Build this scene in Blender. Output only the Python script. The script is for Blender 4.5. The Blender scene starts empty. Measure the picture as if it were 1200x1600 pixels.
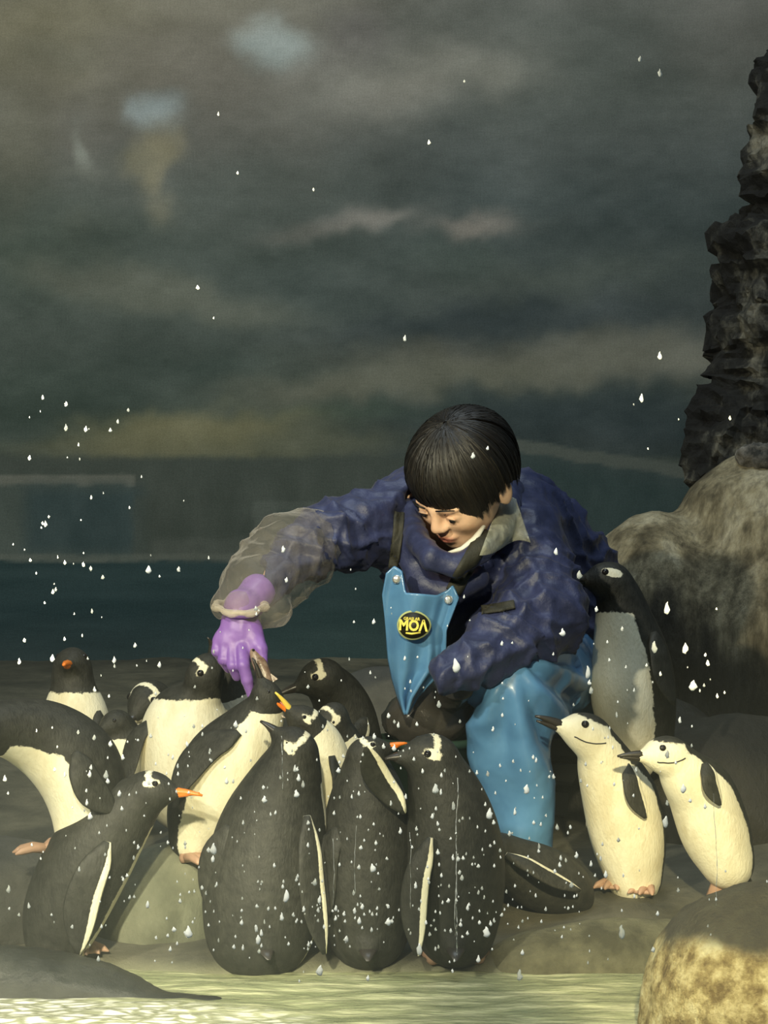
import bpy, math, random
import numpy as np
from mathutils import Vector, Matrix
from mathutils.bvhtree import BVHTree

random.seed(7)
S = bpy.context.scene
COL = S.collection
FOC = 3600.0          # focal length in pixels of a 1200 x 1600 frame
CAM_Z = 0.71

# ---------------------------------------------------------------- camera, light, exposure
cd = bpy.data.cameras.new('camera')
cam = bpy.data.objects.new('camera', cd)
COL.objects.link(cam)
cam.location = (0, 0, CAM_Z)
cam.rotation_euler = (math.radians(90), 0, 0)
cd.sensor_fit = 'VERTICAL'
cd.sensor_height = 24.0
cd.lens = 24.0 * FOC / 1600.0
cd.clip_end = 100
S.camera = cam

S.view_settings.view_transform = 'Standard'
S.view_settings.look = 'None'
S.view_settings.exposure = 0.0
S.view_settings.gamma = 1.0
S.view_settings.use_curve_mapping = False

W = bpy.data.worlds.new('dim_hall')
S.world = W
W.use_nodes = True
W.node_tree.nodes['Background'].inputs[0].default_value = (0.55, 0.72, 0.80, 1)
W.node_tree.nodes['Background'].inputs[1].default_value = 0.13


def lamp(name, kind, loc, target, power, color, size=0.1, angle=60, blend=0.5):
    d = bpy.data.lights.new(name, kind)
    d.energy = power
    d.color = color
    if kind == 'SPOT':
        d.spot_size = math.radians(angle)
        d.spot_blend = blend
        d.shadow_soft_size = size
    elif kind == 'AREA':
        d.size = size
    o = bpy.data.objects.new(name, d)
    COL.objects.link(o)
    o.location = loc
    o.rotation_euler = (Vector(target) - Vector(loc)).to_track_quat('-Z', 'Y').to_euler()
    return o


lamp('added_wash_spot', 'SPOT', (-2.2, 0.8, 2.1), (0.2, 5.5, 0.9), 400, (1.0, 0.93, 0.72), 0.08, 80, 0.5)  # added wash, set left so the keeper's shadow covers the gentoo
lamp('added_warm_spot', 'SPOT', (-0.25, 0.5, 1.75), (-0.17, 3.9, 0.44), 430, (1.0, 0.89, 0.58), 0.05, 18, 0.45)  # added narrow cone on the keeper and left group, sparing the gentoo
lamp('added_warm_spot', 'SPOT', (-0.7, 0.6, 1.6), (-0.36, 3.28, -0.02), 900, (1.0, 0.92, 0.66), 0.05, 17, 0.8)  # added to brighten the foam at lower left
lamp('added_warm_spot', 'SPOT', (0.30, 0.5, 1.45), (0.53, 3.6, 0.08), 680, (1.0, 0.86, 0.50), 0.05, 13.5, 0.45)  # added narrow cone on the chinstraps and the corner boulder
lamp('added_cool_fill', 'AREA', (0.2, 3.4, 3.6), (0.1, 5.0, 0.4), 46, (0.80, 0.92, 1.0), 1.6)  # added overhead fill for the back

lamp('added_droplet_spot', 'SPOT', (0.0, 0.95, 2.0), (-0.02, 2.15, 0.42), 150, (1.0, 0.97, 0.86), 0.05, 34, 0.5)  # added to brighten the droplets, beam lands short of the view

# ---------------------------------------------------------------- helpers


def P(px, py, Y):
    return np.array([(px - 600.0) / FOC * Y, Y, CAM_Z - (py - 800.0) / FOC * Y])


def srgb(r, g, b):
    def f(c):
        c /= 255.0
        return c / 12.92 if c <= 0.04045 else ((c + 0.055) / 1.055) ** 2.4
    return (f(r), f(g), f(b))


def hash3(i, j, k, seed):
    n = (i.astype(np.int64) * 374761393 + j.astype(np.int64) * 668265263 + k.astype(np.int64) * 2147483647 + seed * 974634777)
    n = (n ^ (n >> 13)) * 1274126177
    n = n ^ (n >> 16)
    return (n & 0xFFFFF).astype(np.float64) / 0xFFFFF * 2 - 1


def noise(p, scale=1.0, seed=0):
    q = np.asarray(p, float) * scale
    if q.ndim == 1:
        q = q[None]
    f = np.floor(q)
    i = f.astype(np.int64)
    t = q - f
    t = t * t * (3 - 2 * t)
    out = 0
    for dx in (0, 1):
        wx = t[:, 0] if dx else 1 - t[:, 0]
        for dy in (0, 1):
            wy = t[:, 1] if dy else 1 - t[:, 1]
            for dz in (0, 1):
                wz = t[:, 2] if dz else 1 - t[:, 2]
                out = out + wx * wy * wz * hash3(i[:, 0] + dx, i[:, 1] + dy, i[:, 2] + dz, seed)
    return out


def fbm(p, scale, octs=4, seed=0, ridged=False):
    a, s, out = 1.0, scale, 0
    for o in range(octs):
        n = noise(p, s, seed + o * 17)
        if ridged:
            n = 1 - 2 * np.abs(n)
        out = out + a * n
        a *= 0.5
        s *= 2.03
    return out


def put(o, parent=None):
    COL.objects.link(o)
    if parent is not None:
        o.parent = parent
        o.matrix_parent_inverse = parent.matrix_world.inverted()
    return o


def tag(o, label, cat, group=None, kind=None):
    if label:
        o['label'] = label
    if cat:
        o['category'] = cat
    if group:
        o['group'] = group
    if kind:
        o['kind'] = kind
    return o


def empty(name, loc):
    o = bpy.data.objects.new(name, None)
    o.empty_display_size = 0.05
    o.location = loc
    o.matrix_world = Matrix.Translation(loc)
    COL.objects.link(o)
    return o


def mesh_obj(name, V, F, mat, parent=None, smooth=True, attrs=None, color=None):
    m = bpy.data.meshes.new(name)
    V = np.asarray(V, float)
    if isinstance(F, np.ndarray):
        m.vertices.add(len(V))
        m.vertices.foreach_set('co', V.astype(np.float32).ravel())
        n, k = F.shape
        m.loops.add(n * k)
        m.loops.foreach_set('vertex_index', F.astype(np.int32).ravel())
        m.polygons.add(n)
        m.polygons.foreach_set('loop_start', np.arange(0, n * k, k, dtype=np.int32))
        m.update(calc_edges=True)
        m.validate()
    else:
        m.from_pydata([tuple(v) for v in V], [], [tuple(f) for f in F])
        m.update()
    m.polygons.foreach_set('use_smooth', np.full(len(m.polygons), smooth))
    for k, a in (attrs or {}).items():
        at = m.attributes.new(k, 'FLOAT', 'POINT')
        at.data.foreach_set('value', np.asarray(a, np.float32))
    if color is not None:
        at = m.color_attributes.new('paint', 'FLOAT_COLOR', 'POINT')
        at.data.foreach_set('color', np.asarray(color, np.float32).ravel())
    m.materials.append(mat)
    o = bpy.data.objects.new(name, m)
    return put(o, parent)


# ---- signed distance modelling: every body is one continuous surface


def unit(v):
    v = np.asarray(v, float)
    return v / (np.linalg.norm(v) + 1e-12)


class SDF:
    def __init__(self, lo, hi, h):
        self.lo = np.asarray(lo, float)
        self.h = h
        n = np.ceil((np.asarray(hi) - self.lo) / h).astype(int) + 1
        self.n = n
        self.D = np.full(n, 1.0, np.float32)

    def block(self, lo, hi):
        a = np.clip(np.floor((lo - self.lo) / self.h).astype(int), 0, self.n)
        b = np.clip(np.ceil((hi - self.lo) / self.h).astype(int) + 1, 0, self.n)
        if np.any(b <= a):
            return None
        ax = [self.lo[i] + self.h * np.arange(a[i], b[i]) for i in range(3)]
        g = np.stack(np.meshgrid(*ax, indexing='ij'), -1)
        return tuple(slice(a[i], b[i]) for i in range(3)), g

    def merge(self, sl, d, k, op):
        D = self.D[sl]
        if op == 'add':
            if k > 0:
                hh = np.clip(0.5 + 0.5 * (D - d) / k, 0, 1)
                self.D[sl] = D * (1 - hh) + d * hh - k * hh * (1 - hh)
            else:
                self.D[sl] = np.minimum(D, d)
        else:
            e = -d
            hh = np.clip(0.5 - 0.5 * (D - e) / max(k, 1e-6), 0, 1)
            self.D[sl] = D * (1 - hh) + e * hh + k * hh * (1 - hh)

    def cone(self, a, b, r1, r2, k=0.02, op='add', squash=None):
        a = np.asarray(a, float)
        b = np.asarray(b, float)
        r = max(r1, r2) * (1.3 if squash is None else 1.8) + k + 3 * self.h
        bl = self.block(np.minimum(a, b) - r, np.maximum(a, b) + r)
        if bl is None:
            return
        sl, g = bl
        ba = b - a
        pa = g - a
        t = np.clip((pa @ ba) / (ba @ ba + 1e-12), 0, 1)
        q = pa - t[..., None] * ba
        if squash is not None:           # (axis, factor): widen or narrow along one axis
            ax, f = squash
            ax = unit(ax)
            c = q @ ax
            q = q + (c / f - c)[..., None] * ax
        d = np.sqrt((q ** 2).sum(-1)) - (r1 + (r2 - r1) * t)
        self.merge(sl, d, k, op)

    def ell(self, c, rad, R=None, k=0.02, op='add'):
        c = np.asarray(c, float)
        rad = np.asarray(rad, float)
        r = rad.max() + k + 3 * self.h
        bl = self.block(c - r, c + r)
        if bl is None:
            return
        sl, g = bl
        q = g - c
        if R is not None:
            q = q @ R            # columns of R are the local axes
        k0 = np.sqrt(((q / rad) ** 2).sum(-1))
        k1 = np.sqrt(((q / rad ** 2) ** 2).sum(-1)) + 1e-9
        d = k0 * (k0 - 1) / k1
        self.merge(sl, d, k, op)

    def mesh(self):
        D = self.D
        D = np.pad(D, 1, constant_values=1.0)
        lo = self.lo - self.h
        s = D < 0
        c = [s[i:i + D.shape[0] - 1, j:j + D.shape[1] - 1, k:k + D.shape[2] - 1] for i in (0, 1) for j in (0, 1) for k in (0, 1)]
        cnt = sum(x.astype(np.int8) for x in c)
        act = (cnt > 0) & (cnt < 8)
        I = np.argwhere(act)
        idx = np.full(act.shape, -1, np.int64)
        idx[act] = np.arange(len(I))
        acc = np.zeros((len(I), 3))
        n = np.zeros(len(I))
        corners = [(i, j, k) for i in (0, 1) for j in (0, 1) for k in (0, 1)]
        for a in corners:
            for ax in range(3):
                if a[ax]:
                    continue
                b = list(a)
                b[ax] = 1
                A = I + np.array(a)
                B = I + np.array(b)
                da = D[A[:, 0], A[:, 1], A[:, 2]].astype(float)
                db = D[B[:, 0], B[:, 1], B[:, 2]].astype(float)
                m = (da < 0) != (db < 0)
                t = np.where(m, da / np.where(m, da - db, 1), 0)
                pt = np.tile(np.array(a, float), (len(I), 1))
                pt[:, ax] += t
                acc[m] += pt[m]
                n[m] += 1
        V = (I + acc / n[:, None]) * self.h + lo
        F = []
        for ax in range(3):
            o1, o2 = (ax + 1) % 3, (ax + 2) % 3
            sa = [slice(None)] * 3
            sb = [slice(None)] * 3
            sa[ax] = slice(0, -1)
            sb[ax] = slice(1, None)
            A = s[tuple(sa)]
            B = s[tuple(sb)]
            E = np.argwhere(A != B)
            E = E[(E[:, o1] > 0) & (E[:, o2] > 0) & (E[:, o1] < D.shape[o1] - 1) & (E[:, o2] < D.shape[o2] - 1)]
            u = np.zeros(3, int)
            u[o1] = 1
            w = np.zeros(3, int)
            w[o2] = 1
            q = [E - u - w, E - w, E, E - u]
            Q = np.stack([idx[x[:, 0], x[:, 1], x[:, 2]] for x in q], 1)
            flip = ~A[E[:, 0], E[:, 1], E[:, 2]]
            Q[flip] = Q[flip][:, ::-1]
            F.append(Q)
        F = np.concatenate(F)
        F = F[(F >= 0).all(1)]
        return V, F


def normals(V, F):
    a = V[F[:, 2]] - V[F[:, 0]]
    b = V[F[:, 3]] - V[F[:, 1]]
    fn = np.cross(a, b)
    N = np.zeros_like(V)
    for i in range(4):
        np.add.at(N, F[:, i], fn)
    return N / (np.linalg.norm(N, axis=1, keepdims=True) + 1e-12)


def bvh_of(V, F):
    return BVHTree.FromPolygons([Vector(v) for v in V], [tuple(int(i) for i in f) for f in F])


def drape(bvh, px, py, off, default_Y):
    """Where something worn on a surface lies: the surface seen at that place, lifted off it by OFF."""
    d = Vector(P(px, py, 1.0)) - Vector((0, 0, CAM_Z))
    d.normalize()
    hit = bvh.ray_cast(Vector((0, 0, CAM_Z)), d)
    if hit[0] is None:
        return P(px, py, default_Y)
    return np.array(hit[0] - d * off)


def grid_sheet(pts, thick):
    """pts: (nu, nv, 3) grid -> closed sheet with thickness."""
    nu, nv, _ = pts.shape
    du = np.gradient(pts, axis=0)
    dv = np.gradient(pts, axis=1)
    N = np.cross(du, dv)
    N /= np.linalg.norm(N, axis=2, keepdims=True) + 1e-12
    top = pts + N * thick / 2
    bot = pts - N * thick / 2
    V = np.concatenate([top.reshape(-1, 3), bot.reshape(-1, 3)])
    n = nu * nv
    F = []
    for i in range(nu - 1):
        for j in range(nv - 1):
            a, b, c, d = i * nv + j, (i + 1) * nv + j, (i + 1) * nv + j + 1, i * nv + j + 1
            F.append((a, b, c, d))
            F.append((a + n, d + n, c + n, b + n))
    for i in range(nu - 1):
        for j in (0, nv - 1):
            a, b = i * nv + j, (i + 1) * nv + j
            F.append((a, a + n, b + n, b) if j == 0 else (a, b, b + n, a + n))
    for j in range(nv - 1):
        for i in (0, nu - 1):
            a, b = i * nv + j, i * nv + j + 1
            F.append((a, b, b + n, a + n) if i == 0 else (a, a + n, b + n, b))
    return V, np.array(F)


def loft(rings, cap=True):
    """rings: list of (n,3) arrays."""
    n = len(rings[0])
    V = np.concatenate(rings)
    F = []
    for r in range(len(rings) - 1):
        for i in range(n):
            j = (i + 1) % n
            F.append((r * n + i, r * n + j, (r + 1) * n + j, (r + 1) * n + i))
    if cap:
        F.append(tuple(range(n))[::-1])
        F.append(tuple((len(rings) - 1) * n + i for i in range(n)))
    return V, F


def tube(path, radii, n=8, flat=1.0, side=None):
    path = np.asarray(path, float)
    rings = []
    for i, p in enumerate(path):
        t = unit(path[min(i + 1, len(path) - 1)] - path[max(i - 1, 0)])
        ref = np.array([0, 0, 1.0]) if side is None else np.asarray(side, float)
        u = np.cross(t, ref)
        if np.linalg.norm(u) < 1e-4:
            u = np.cross(t, [1, 0, 0])
        u = unit(u)
        v = np.cross(u, t)
        a = np.linspace(0, 2 * math.pi, n, endpoint=False)
        r = radii[i] if hasattr(radii, '__len__') else radii
        rings.append(p + r * (np.cos(a)[:, None] * u + flat * np.sin(a)[:, None] * v))
    return loft(rings)


def ball(c, r, n=16, m=10):
    rings = []
    for i in range(1, m):
        th = math.pi * i / m
        a = np.linspace(0, 2 * math.pi, n, endpoint=False)
        rings.append(np.stack([np.cos(a) * math.sin(th), np.sin(a) * math.sin(th), np.full(n, math.cos(th))], 1) * r + c)
    return loft(rings)


def join(parts):
    V, F, o = [], [], 0
    for v, f in parts:
        V.append(np.asarray(v))
        F += [tuple(int(i) + o for i in x) for x in f]
        o += len(v)
    return np.concatenate(V), F


# ---------------------------------------------------------------- materials


class MB:
    def __init__(self, name):
        self.m = bpy.data.materials.new(name)
        self.m.use_nodes = True
        self.nt = self.m.node_tree
        self.b = self.nt.nodes['Principled BSDF']

    def n(self, t, **kw):
        x = self.nt.nodes.new(t)
        for k, v in kw.items():
            if k.startswith('_'):
                setattr(x, k[1:], v)
            else:
                x.inputs[k.replace('__', ' ')].default_value = v
        return x

    def l(self, a, b):
        self.nt.links.new(a, b)

    def set(self, **kw):
        for k, v in kw.items():
            self.b.inputs[k.replace('__', ' ')].default_value = v
        return self

    def coord(self, sx=1, sy=1, sz=1):
        tc = self.n('ShaderNodeTexCoord')
        mp = self.n('ShaderNodeMapping')
        mp.inputs['Scale'].default_value = (sx, sy, sz)
        self.l(tc.outputs['Object'], mp.inputs[0])
        return mp.outputs[0]

    def noise(self, co, scale, detail=5, rough=0.6):
        x = self.n('ShaderNodeTexNoise', Scale=scale, Detail=detail, Roughness=rough)
        self.l(co, x.inputs['Vector'])
        return x.outputs['Fac']

    def ramp(self, fac, stops, interp='LINEAR'):
        r = self.n('ShaderNodeValToRGB')
        r.color_ramp.interpolation = interp
        e = r.color_ramp.elements
        while len(e) < len(stops):
            e.new(0.5)
        for el, (p, c) in zip(e, stops):
            el.position = p
            el.color = (*c[:3], 1) if hasattr(c, '__len__') else (c, c, c, 1)
        self.l(fac, r.inputs[0])
        return r.outputs[0]

    def mix(self, fac, a, b, mode='MIX'):
        x = self.n('ShaderNodeMix', _data_type='RGBA', _blend_type=mode)
        for s, v in ((0, fac), (6, a), (7, b)):
            if hasattr(v, 'is_linked'):
                self.l(v, x.inputs[s])
            else:
                x.inputs[s].default_value = (*v, 1) if hasattr(v, '__len__') else v
        return x.outputs[2]

    def bump(self, h, strength=0.3, dist=0.01):
        x = self.n('ShaderNodeBump', Strength=strength, Distance=dist)
        self.l(h, x.inputs['Height'])
        self.l(x.outputs[0], self.b.inputs['Normal'])

    def col(self, s):
        self.l(s, self.b.inputs['Base Color'])


def plain(name, c, rough=0.5, **kw):
    m = MB(name)
    m.set(Base__Color=(*c, 1), Roughness=rough, **kw)
    return m.m


def fabric(name, c1, c2, rough, scale=40, bump=0.3, **kw):
    m = MB(name)
    m.set(Roughness=rough, **kw)
    co = m.coord()
    n = m.noise(co, scale, 6, 0.65)
    m.col(m.ramp(n, [(0.3, c1), (0.7, c2)]))
    m.bump(m.noise(co, scale * 3, 4), bump, 0.004)
    return m.m


def feather(name, black, white, belly2):
    m = MB(name)
    m.set(Roughness=0.62)
    m.b.inputs['Specular IOR Level'].default_value = 0.35
    co = m.coord()
    at = m.n('ShaderNodeAttribute', _attribute_name='white')
    nz = m.noise(co, 160, 3)
    ad = m.n('ShaderNodeMath', _operation='MULTIPLY_ADD')
    ad.inputs[1].default_value = 0.010
    m.l(nz, ad.inputs[0])
    m.l(at.outputs['Fac'], ad.inputs[2])
    mr = m.n('ShaderNodeMapRange')
    mr.inputs['From Min'].default_value = 0.004
    mr.inputs['From Max'].default_value = 0.0065
    m.l(ad.outputs[0], mr.inputs[0])
    n2 = m.noise(m.coord(1, 1, 0.5), 13, 6, 0.7)
    wh = m.ramp(n2, [(0.34, belly2), (0.56, white)])
    bl = m.ramp(m.noise(co, 70, 4), [(0.35, black), (0.75, tuple(x * 2.2 for x in black))])
    m.col(m.mix(mr.outputs[0], bl, wh))
    m.bump(m.noise(m.coord(1, 1, 0.45), 260, 3), 0.35, 0.004)
    return m.m


M = {}
M['feathers'] = feather('penguin_feathers', (0.018, 0.018, 0.015), (0.84, 0.80, 0.62), (0.66, 0.60, 0.42))
M['bill_orange'] = plain('orange_bill', (0.78, 0.20, 0.02), 0.35)
M['bill_yellow'] = plain('yellow_bill', (0.85, 0.62, 0.10), 0.35)
M['bill_black'] = plain('black_bill', (0.03, 0.026, 0.022), 0.35)
M['mouth'] = plain('pink_mouth', (0.45, 0.16, 0.12), 0.5)
M['eye'] = plain('eye', (0.012, 0.010, 0.010), 0.1)
M['eye_ring'] = plain('eye_ring', (0.75, 0.72, 0.6), 0.5)
M['foot'] = plain('pink_foot', (0.42, 0.26, 0.18), 0.55)
M['stripe'] = plain('black_stripe', (0.02, 0.02, 0.02), 0.7)


def skin_mat():
    m = MB('skin')
    m.set(Roughness=0.5)
    m.b.inputs['Subsurface Weight'].default_value = 0.08
    m.b.inputs['Subsurface Radius'].default_value = (0.01, 0.004, 0.002)
    co = m.coord()
    base = m.ramp(m.noise(co, 45, 4), [(0.3, (0.76, 0.46, 0.30)), (0.7, (0.86, 0.58, 0.40))])
    at = m.n('ShaderNodeAttribute', _attribute_name='lips')
    m.col(m.mix(at.outputs['Fac'], base, (0.42, 0.14, 0.11)))
    m.bump(m.noise(co, 300, 2), 0.1, 0.002)
    return m.m


M['skin'] = skin_mat()


def hair_mat():
    m = MB('black_hair')
    m.set(Roughness=0.52)
    co = m.coord(1, 1, 0.25)
    at = m.n('ShaderNodeAttribute', _attribute_name='tone')
    m.col(m.ramp(at.outputs['Fac'], [(0.3, (0.006, 0.005, 0.004)), (0.75, (0.012, 0.009, 0.006)), (1.0, (0.032, 0.025, 0.015))]))
    return m.m


M['hair'] = hair_mat()
M['jacket'] = fabric('navy_waterproof', (0.014, 0.019, 0.060), (0.034, 0.042, 0.115), 0.5, 30, 0.35)
M['jacket'].node_tree.nodes['Principled BSDF'].inputs['Sheen Weight'].default_value = 0.05
M['bib'] = fabric('blue_oilskin', (0.075, 0.20, 0.40), (0.115, 0.28, 0.50), 0.33, 14, 0.12)
M['bib'].node_tree.nodes['Principled BSDF'].inputs['Coat Weight'].default_value = 0.35
M['bib'].node_tree.nodes['Principled BSDF'].inputs['Coat Roughness'].default_value = 0.12
def wrinkle(mat, sc, st):
    nt = mat.node_tree
    b = nt.nodes['Principled BSDF']
    old = b.inputs['Normal'].links[0].from_node
    tc = nt.nodes.new('ShaderNodeTexCoord')
    n1 = nt.nodes.new('ShaderNodeTexNoise')
    n1.inputs['Scale'].default_value = sc
    n1.inputs['Detail'].default_value = 3
    n1.inputs['Distortion'].default_value = 1.2
    n1.noise_type = 'RIDGED_MULTIFRACTAL'
    bp = nt.nodes.new('ShaderNodeBump')
    bp.inputs['Strength'].default_value = st
    bp.inputs['Distance'].default_value = 0.012
    nt.links.new(tc.outputs['Object'], n1.inputs['Vector'])
    nt.links.new(n1.outputs['Fac'], bp.inputs['Height'])
    nt.links.new(bp.outputs[0], old.inputs['Normal'])


wrinkle(M['jacket'], 8, 0.8)
wrinkle(M['bib'], 7, 0.12)
M['strap'] = fabric('dark_olive_webbing', (0.018, 0.018, 0.012), (0.035, 0.033, 0.022), 0.7, 120)
M['glove'] = fabric('purple_rubber', (0.20, 0.095, 0.40), (0.29, 0.155, 0.50), 0.42, 20, 0.1)
M['metal'] = plain('snap_metal', (0.8, 0.78, 0.75), 0.25, Metallic=0.8)
M['boot'] = plain('rubber_boot', (0.02, 0.03, 0.05), 0.4)
M['shirt'] = plain('white_shirt', (0.8, 0.78, 0.68), 0.7)
M['badge_black'] = plain('badge_black', (0.012, 0.010, 0.004), 0.5)
M['badge_yellow'] = plain('badge_yellow', (0.85, 0.72, 0.12), 0.5)
M['badge_rim'] = plain('badge_rim', (0.42, 0.46, 0.20), 0.5)


def plastic(name, tint, fac, rough=0.25):
    m = MB(name)
    tr = m.n('ShaderNodeBsdfTransparent')
    tr.inputs[0].default_value = (0.92, 0.90, 0.88, 1)
    mx = m.n('ShaderNodeMixShader')
    co = m.coord()
    wn = m.n('ShaderNodeTexNoise', Scale=14.0, Detail=4.0, Distortion=1.5)
    wn.noise_type = 'RIDGED_MULTIFRACTAL'
    m.l(co, wn.inputs['Vector'])
    f = m.ramp(wn.outputs['Fac'], [(0.45, fac * 0.55), (0.85, min(1, fac * 2.6))])
    lw = m.n('ShaderNodeLayerWeight', Blend=0.35)
    g = m.ramp(lw.outputs['Facing'], [(0.45, 0.0), (1.0, 0.75)])
    m.l(m.mix(1.0, f, g, 'ADD'), mx.inputs[0])
    m.set(Base__Color=(*tint, 1), Roughness=rough)
    m.bump(m.noise(co, 60, 4), 0.6, 0.006)
    m.l(tr.outputs[0], mx.inputs[1])
    m.l(m.b.outputs[0], mx.inputs[2])
    m.l(mx.outputs[0], m.nt.nodes['Material Output'].inputs[0])
    return m.m


M['clear_plastic'] = plastic('clear_plastic', (0.66, 0.60, 0.52), 0.21)
M['cuff_plastic'] = plastic('gathered_plastic', (0.90, 0.80, 0.64), 0.60)
M['shoulder_plastic'] = plastic('creased_clear_plastic', (0.80, 0.82, 0.68), 0.40)
M['bag'] = fabric('dark_bag_film', (0.035, 0.032, 0.028), (0.065, 0.058, 0.05), 0.22, 20, 0.35)
M['bucket'] = plain('dark_green_plastic', (0.02, 0.045, 0.03), 0.45)
M['fish'] = fabric('fish_skin', (0.10, 0.05, 0.03), (0.32, 0.24, 0.18), 0.25, 60, 0.2)
M['seat'] = plain('dark_crate', (0.03, 0.03, 0.028), 0.6)


def rock_mat(name, stops, scale, bump, streak=1.0, stain_shade=None, rough=0.85):
    m = MB(name)
    m.set(Roughness=rough)
    co = m.coord(1, 1, streak)
    big = m.noise(m.coord(), scale * 0.35, 4, 0.6)
    n = m.noise(co, scale, 8, 0.68)
    x = m.n('ShaderNodeMath', _operation='ADD')
    m.l(big, x.inputs[0])
    m.l(n, x.inputs[1])
    y = m.n('ShaderNodeMath', _operation='MULTIPLY_ADD')
    y.inputs[1].default_value = 0.95
    y.inputs[2].default_value = -0.45
    m.l(x.outputs[0], y.inputs[0])
    c = m.ramp(y.outputs[0], stops)
    if streak < 0.4:
        fs = m.ramp(m.noise(m.coord(1, 1, 0.07), scale * 4.5, 4, 0.7), [(0.32, 0.45), (0.52, 1.0), (0.75, 1.5)])
        c = m.mix(0.8, c, fs, 'MULTIPLY')
    if stain_shade is not None:
        at = m.n('ShaderNodeAttribute', _attribute_name='stain_shade')  # mask carries the floor's own tint and the boulders' painted shade
        c = m.mix(at.outputs['Fac'], c, stain_shade)
    m.col(c)
    m.bump(m.noise(co, scale * 3.5, 8, 0.7), bump, 0.02)
    return m.m


# =====================================================================================
# THE SETTING
# =====================================================================================

# ---- viewing window: one clear pane in front of the enclosure
Yg = 2.15
mg = MB('clear_glass')
tr = mg.n('ShaderNodeBsdfTransparent')
tr.inputs[0].default_value = (0.985, 0.99, 0.985, 1)
mg.l(tr.outputs[0], mg.nt.nodes['Material Output'].inputs[0])
x0, x1, z0, z1 = -1.6, 1.6, -0.35, 2.6
Vp = [(x, y, z) for y in (Yg, Yg + 0.012) for (x, z) in ((x0, z0), (x1, z0), (x1, z1), (x0, z1))]
Fp = [(0, 1, 2, 3), (7, 6, 5, 4), (0, 4, 5, 1), (1, 5, 6, 2), (2, 6, 7, 3), (3, 7, 4, 0)]
window = mesh_obj('window_1', Vp, Fp, mg.m, smooth=False)
tag(window, None, None, kind='structure')

mw = MB('water_drop')
mw.set(Base__Color=(0.93, 0.96, 0.88, 1), Roughness=0.12, IOR=1.33)
mw.b.inputs['Transmission Weight'].default_value = 0.45
mw.b.inputs['Alpha'].default_value = 1.0
at = mw.n('ShaderNodeAttribute', _attribute_name='milky')
mw.l(at.outputs['Fac'], mw.b.inputs['Transmission Weight'])
M['drop'] = mw.m


def droplets():
    rnd = random.Random(11)
    parts, milky = [], []
    spots = []
    dens = [  # centre x, centre y, spread x, spread y, count
        (560, 1260, 420, 180, 330), (200, 1130, 170, 220, 50), (90, 870, 120, 120, 30), (560, 1420, 420, 70, 220),
        (1000, 1060, 160, 110, 26), (420, 980, 380, 160, 28), (120, 640, 120, 70, 12), (600, 400, 520, 300, 9),
        (780, 1370, 160, 130, 36), (1050, 680, 130, 60, 4)]
    for cx, cy, sx, sy, n in dens:
        for _ in range(n):
            spots.append((rnd.gauss(cx, sx * 0.6), rnd.gauss(cy, sy * 0.6), rnd.choice([1.0, 1.3, 1.6, 2.0, 2.4, 3.0]) * rnd.uniform(0.8, 1.15)))
    # the larger drops, where the photograph has them
    for px, py, r in ((680, 1232, 5.5), (765, 1272, 5.5), (823, 1233, 5.0), (700, 938, 4.0), (739, 712, 3.6), (762, 700, 2.4), (548, 1040 - 150, 1), (232, 890, 4.2),
                      (582, 1356, 5), (655, 1483, 5), (447, 1400, 5.6), (500, 1516, 6.5), (295, 1456, 6.0), (334, 1326, 6.0), (403, 1468, 4.6), (712, 1040, 7.0),
                      (1083, 1071, 6.5), (1022, 1011, 5.0), (1070, 1013, 5), (879, 988, 4.6), (918, 1050, 5), (1042, 950, 5), (971, 1456, 6), (812, 1523, 5),
                      (1040, 1284, 5), (1068, 1232, 4.6), (905, 898, 4.6), (760, 1456, 5.5), (463, 1240, 4.4), (413, 1249, 4), (166, 1210, 4), (141, 1275, 4),
                      (8, 1216, 3.6), (192, 1183, 3), (1000, 92, 3), (1031, 114, 3.5), (1002, 622, 4), (541, 1467, 4.2), (607, 1440, 4.8), (492, 1378, 4.2)):
        spots.append((px, py, r))
    for px, py, r in spots:
        if not (-20 < px < 1220 and -20 < py < 1620):
            continue
        c = P(px, py, Yg)
        r = r * Yg / FOC
        k = rnd.uniform(1.25, 2.0)
        n = 10
        rings = []
        for t, w in ((-1.0, 0.25), (-0.75, 0.75), (-0.3, 1.0), (0.2, 0.78), (0.65, 0.38), (1.0, 0.10)):
            a = np.linspace(0, 2 * math.pi, n, endpoint=False)
            w = w * rnd.uniform(0.75, 1.2)
            rings.append(c + np.array([r * rnd.uniform(-0.22, 0.22), 0, 0]) + np.stack([r * w * np.cos(a), -0.2 * r + 0.55 * r * w * np.sin(a) * 1.0, np.full(n, r * k * t)], 1))
        parts.append(loft(rings))
        milky += [rnd.choice([0.0, 0.0, 0.05, 0.3, 0.6])] * (n * 6)
    V, F = join(parts)
    o = mesh_obj('water_droplets', V, F, M['drop'], window, attrs={'milky': milky})
    o['kind'] = 'stuff'
    # thin runs of water trickling down the pane
    runs = []
    for (px, ya, yb, w) in ((715, 1215, 1500, 1.0), (713, 1330, 1470, 0.8), (1115, 640 + 600, 1420, 0.6), (440, 1150, 1235, 0.8), (640, 1300, 1420, 0.5), (557, 1290, 1400, 0.5), (520, 1310, 1420, 0.5)):
        path, rad = [], []
        y = ya
        x = px
        while y < yb:
            path.append(P(x, y, Yg))
            rad.append(w * Yg / FOC * rnd.uniform(0.35, 1.0))
            x += rnd.uniform(-0.9, 0.9)
            y += 7
        runs.append(tube(path, rad, 5))
    V, F = join(runs)
    o = mesh_obj('water_trickles', V, F, M['drop'], window, attrs={'milky': [0.55] * len(V)})
    o['kind'] = 'stuff'


droplets()


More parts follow.
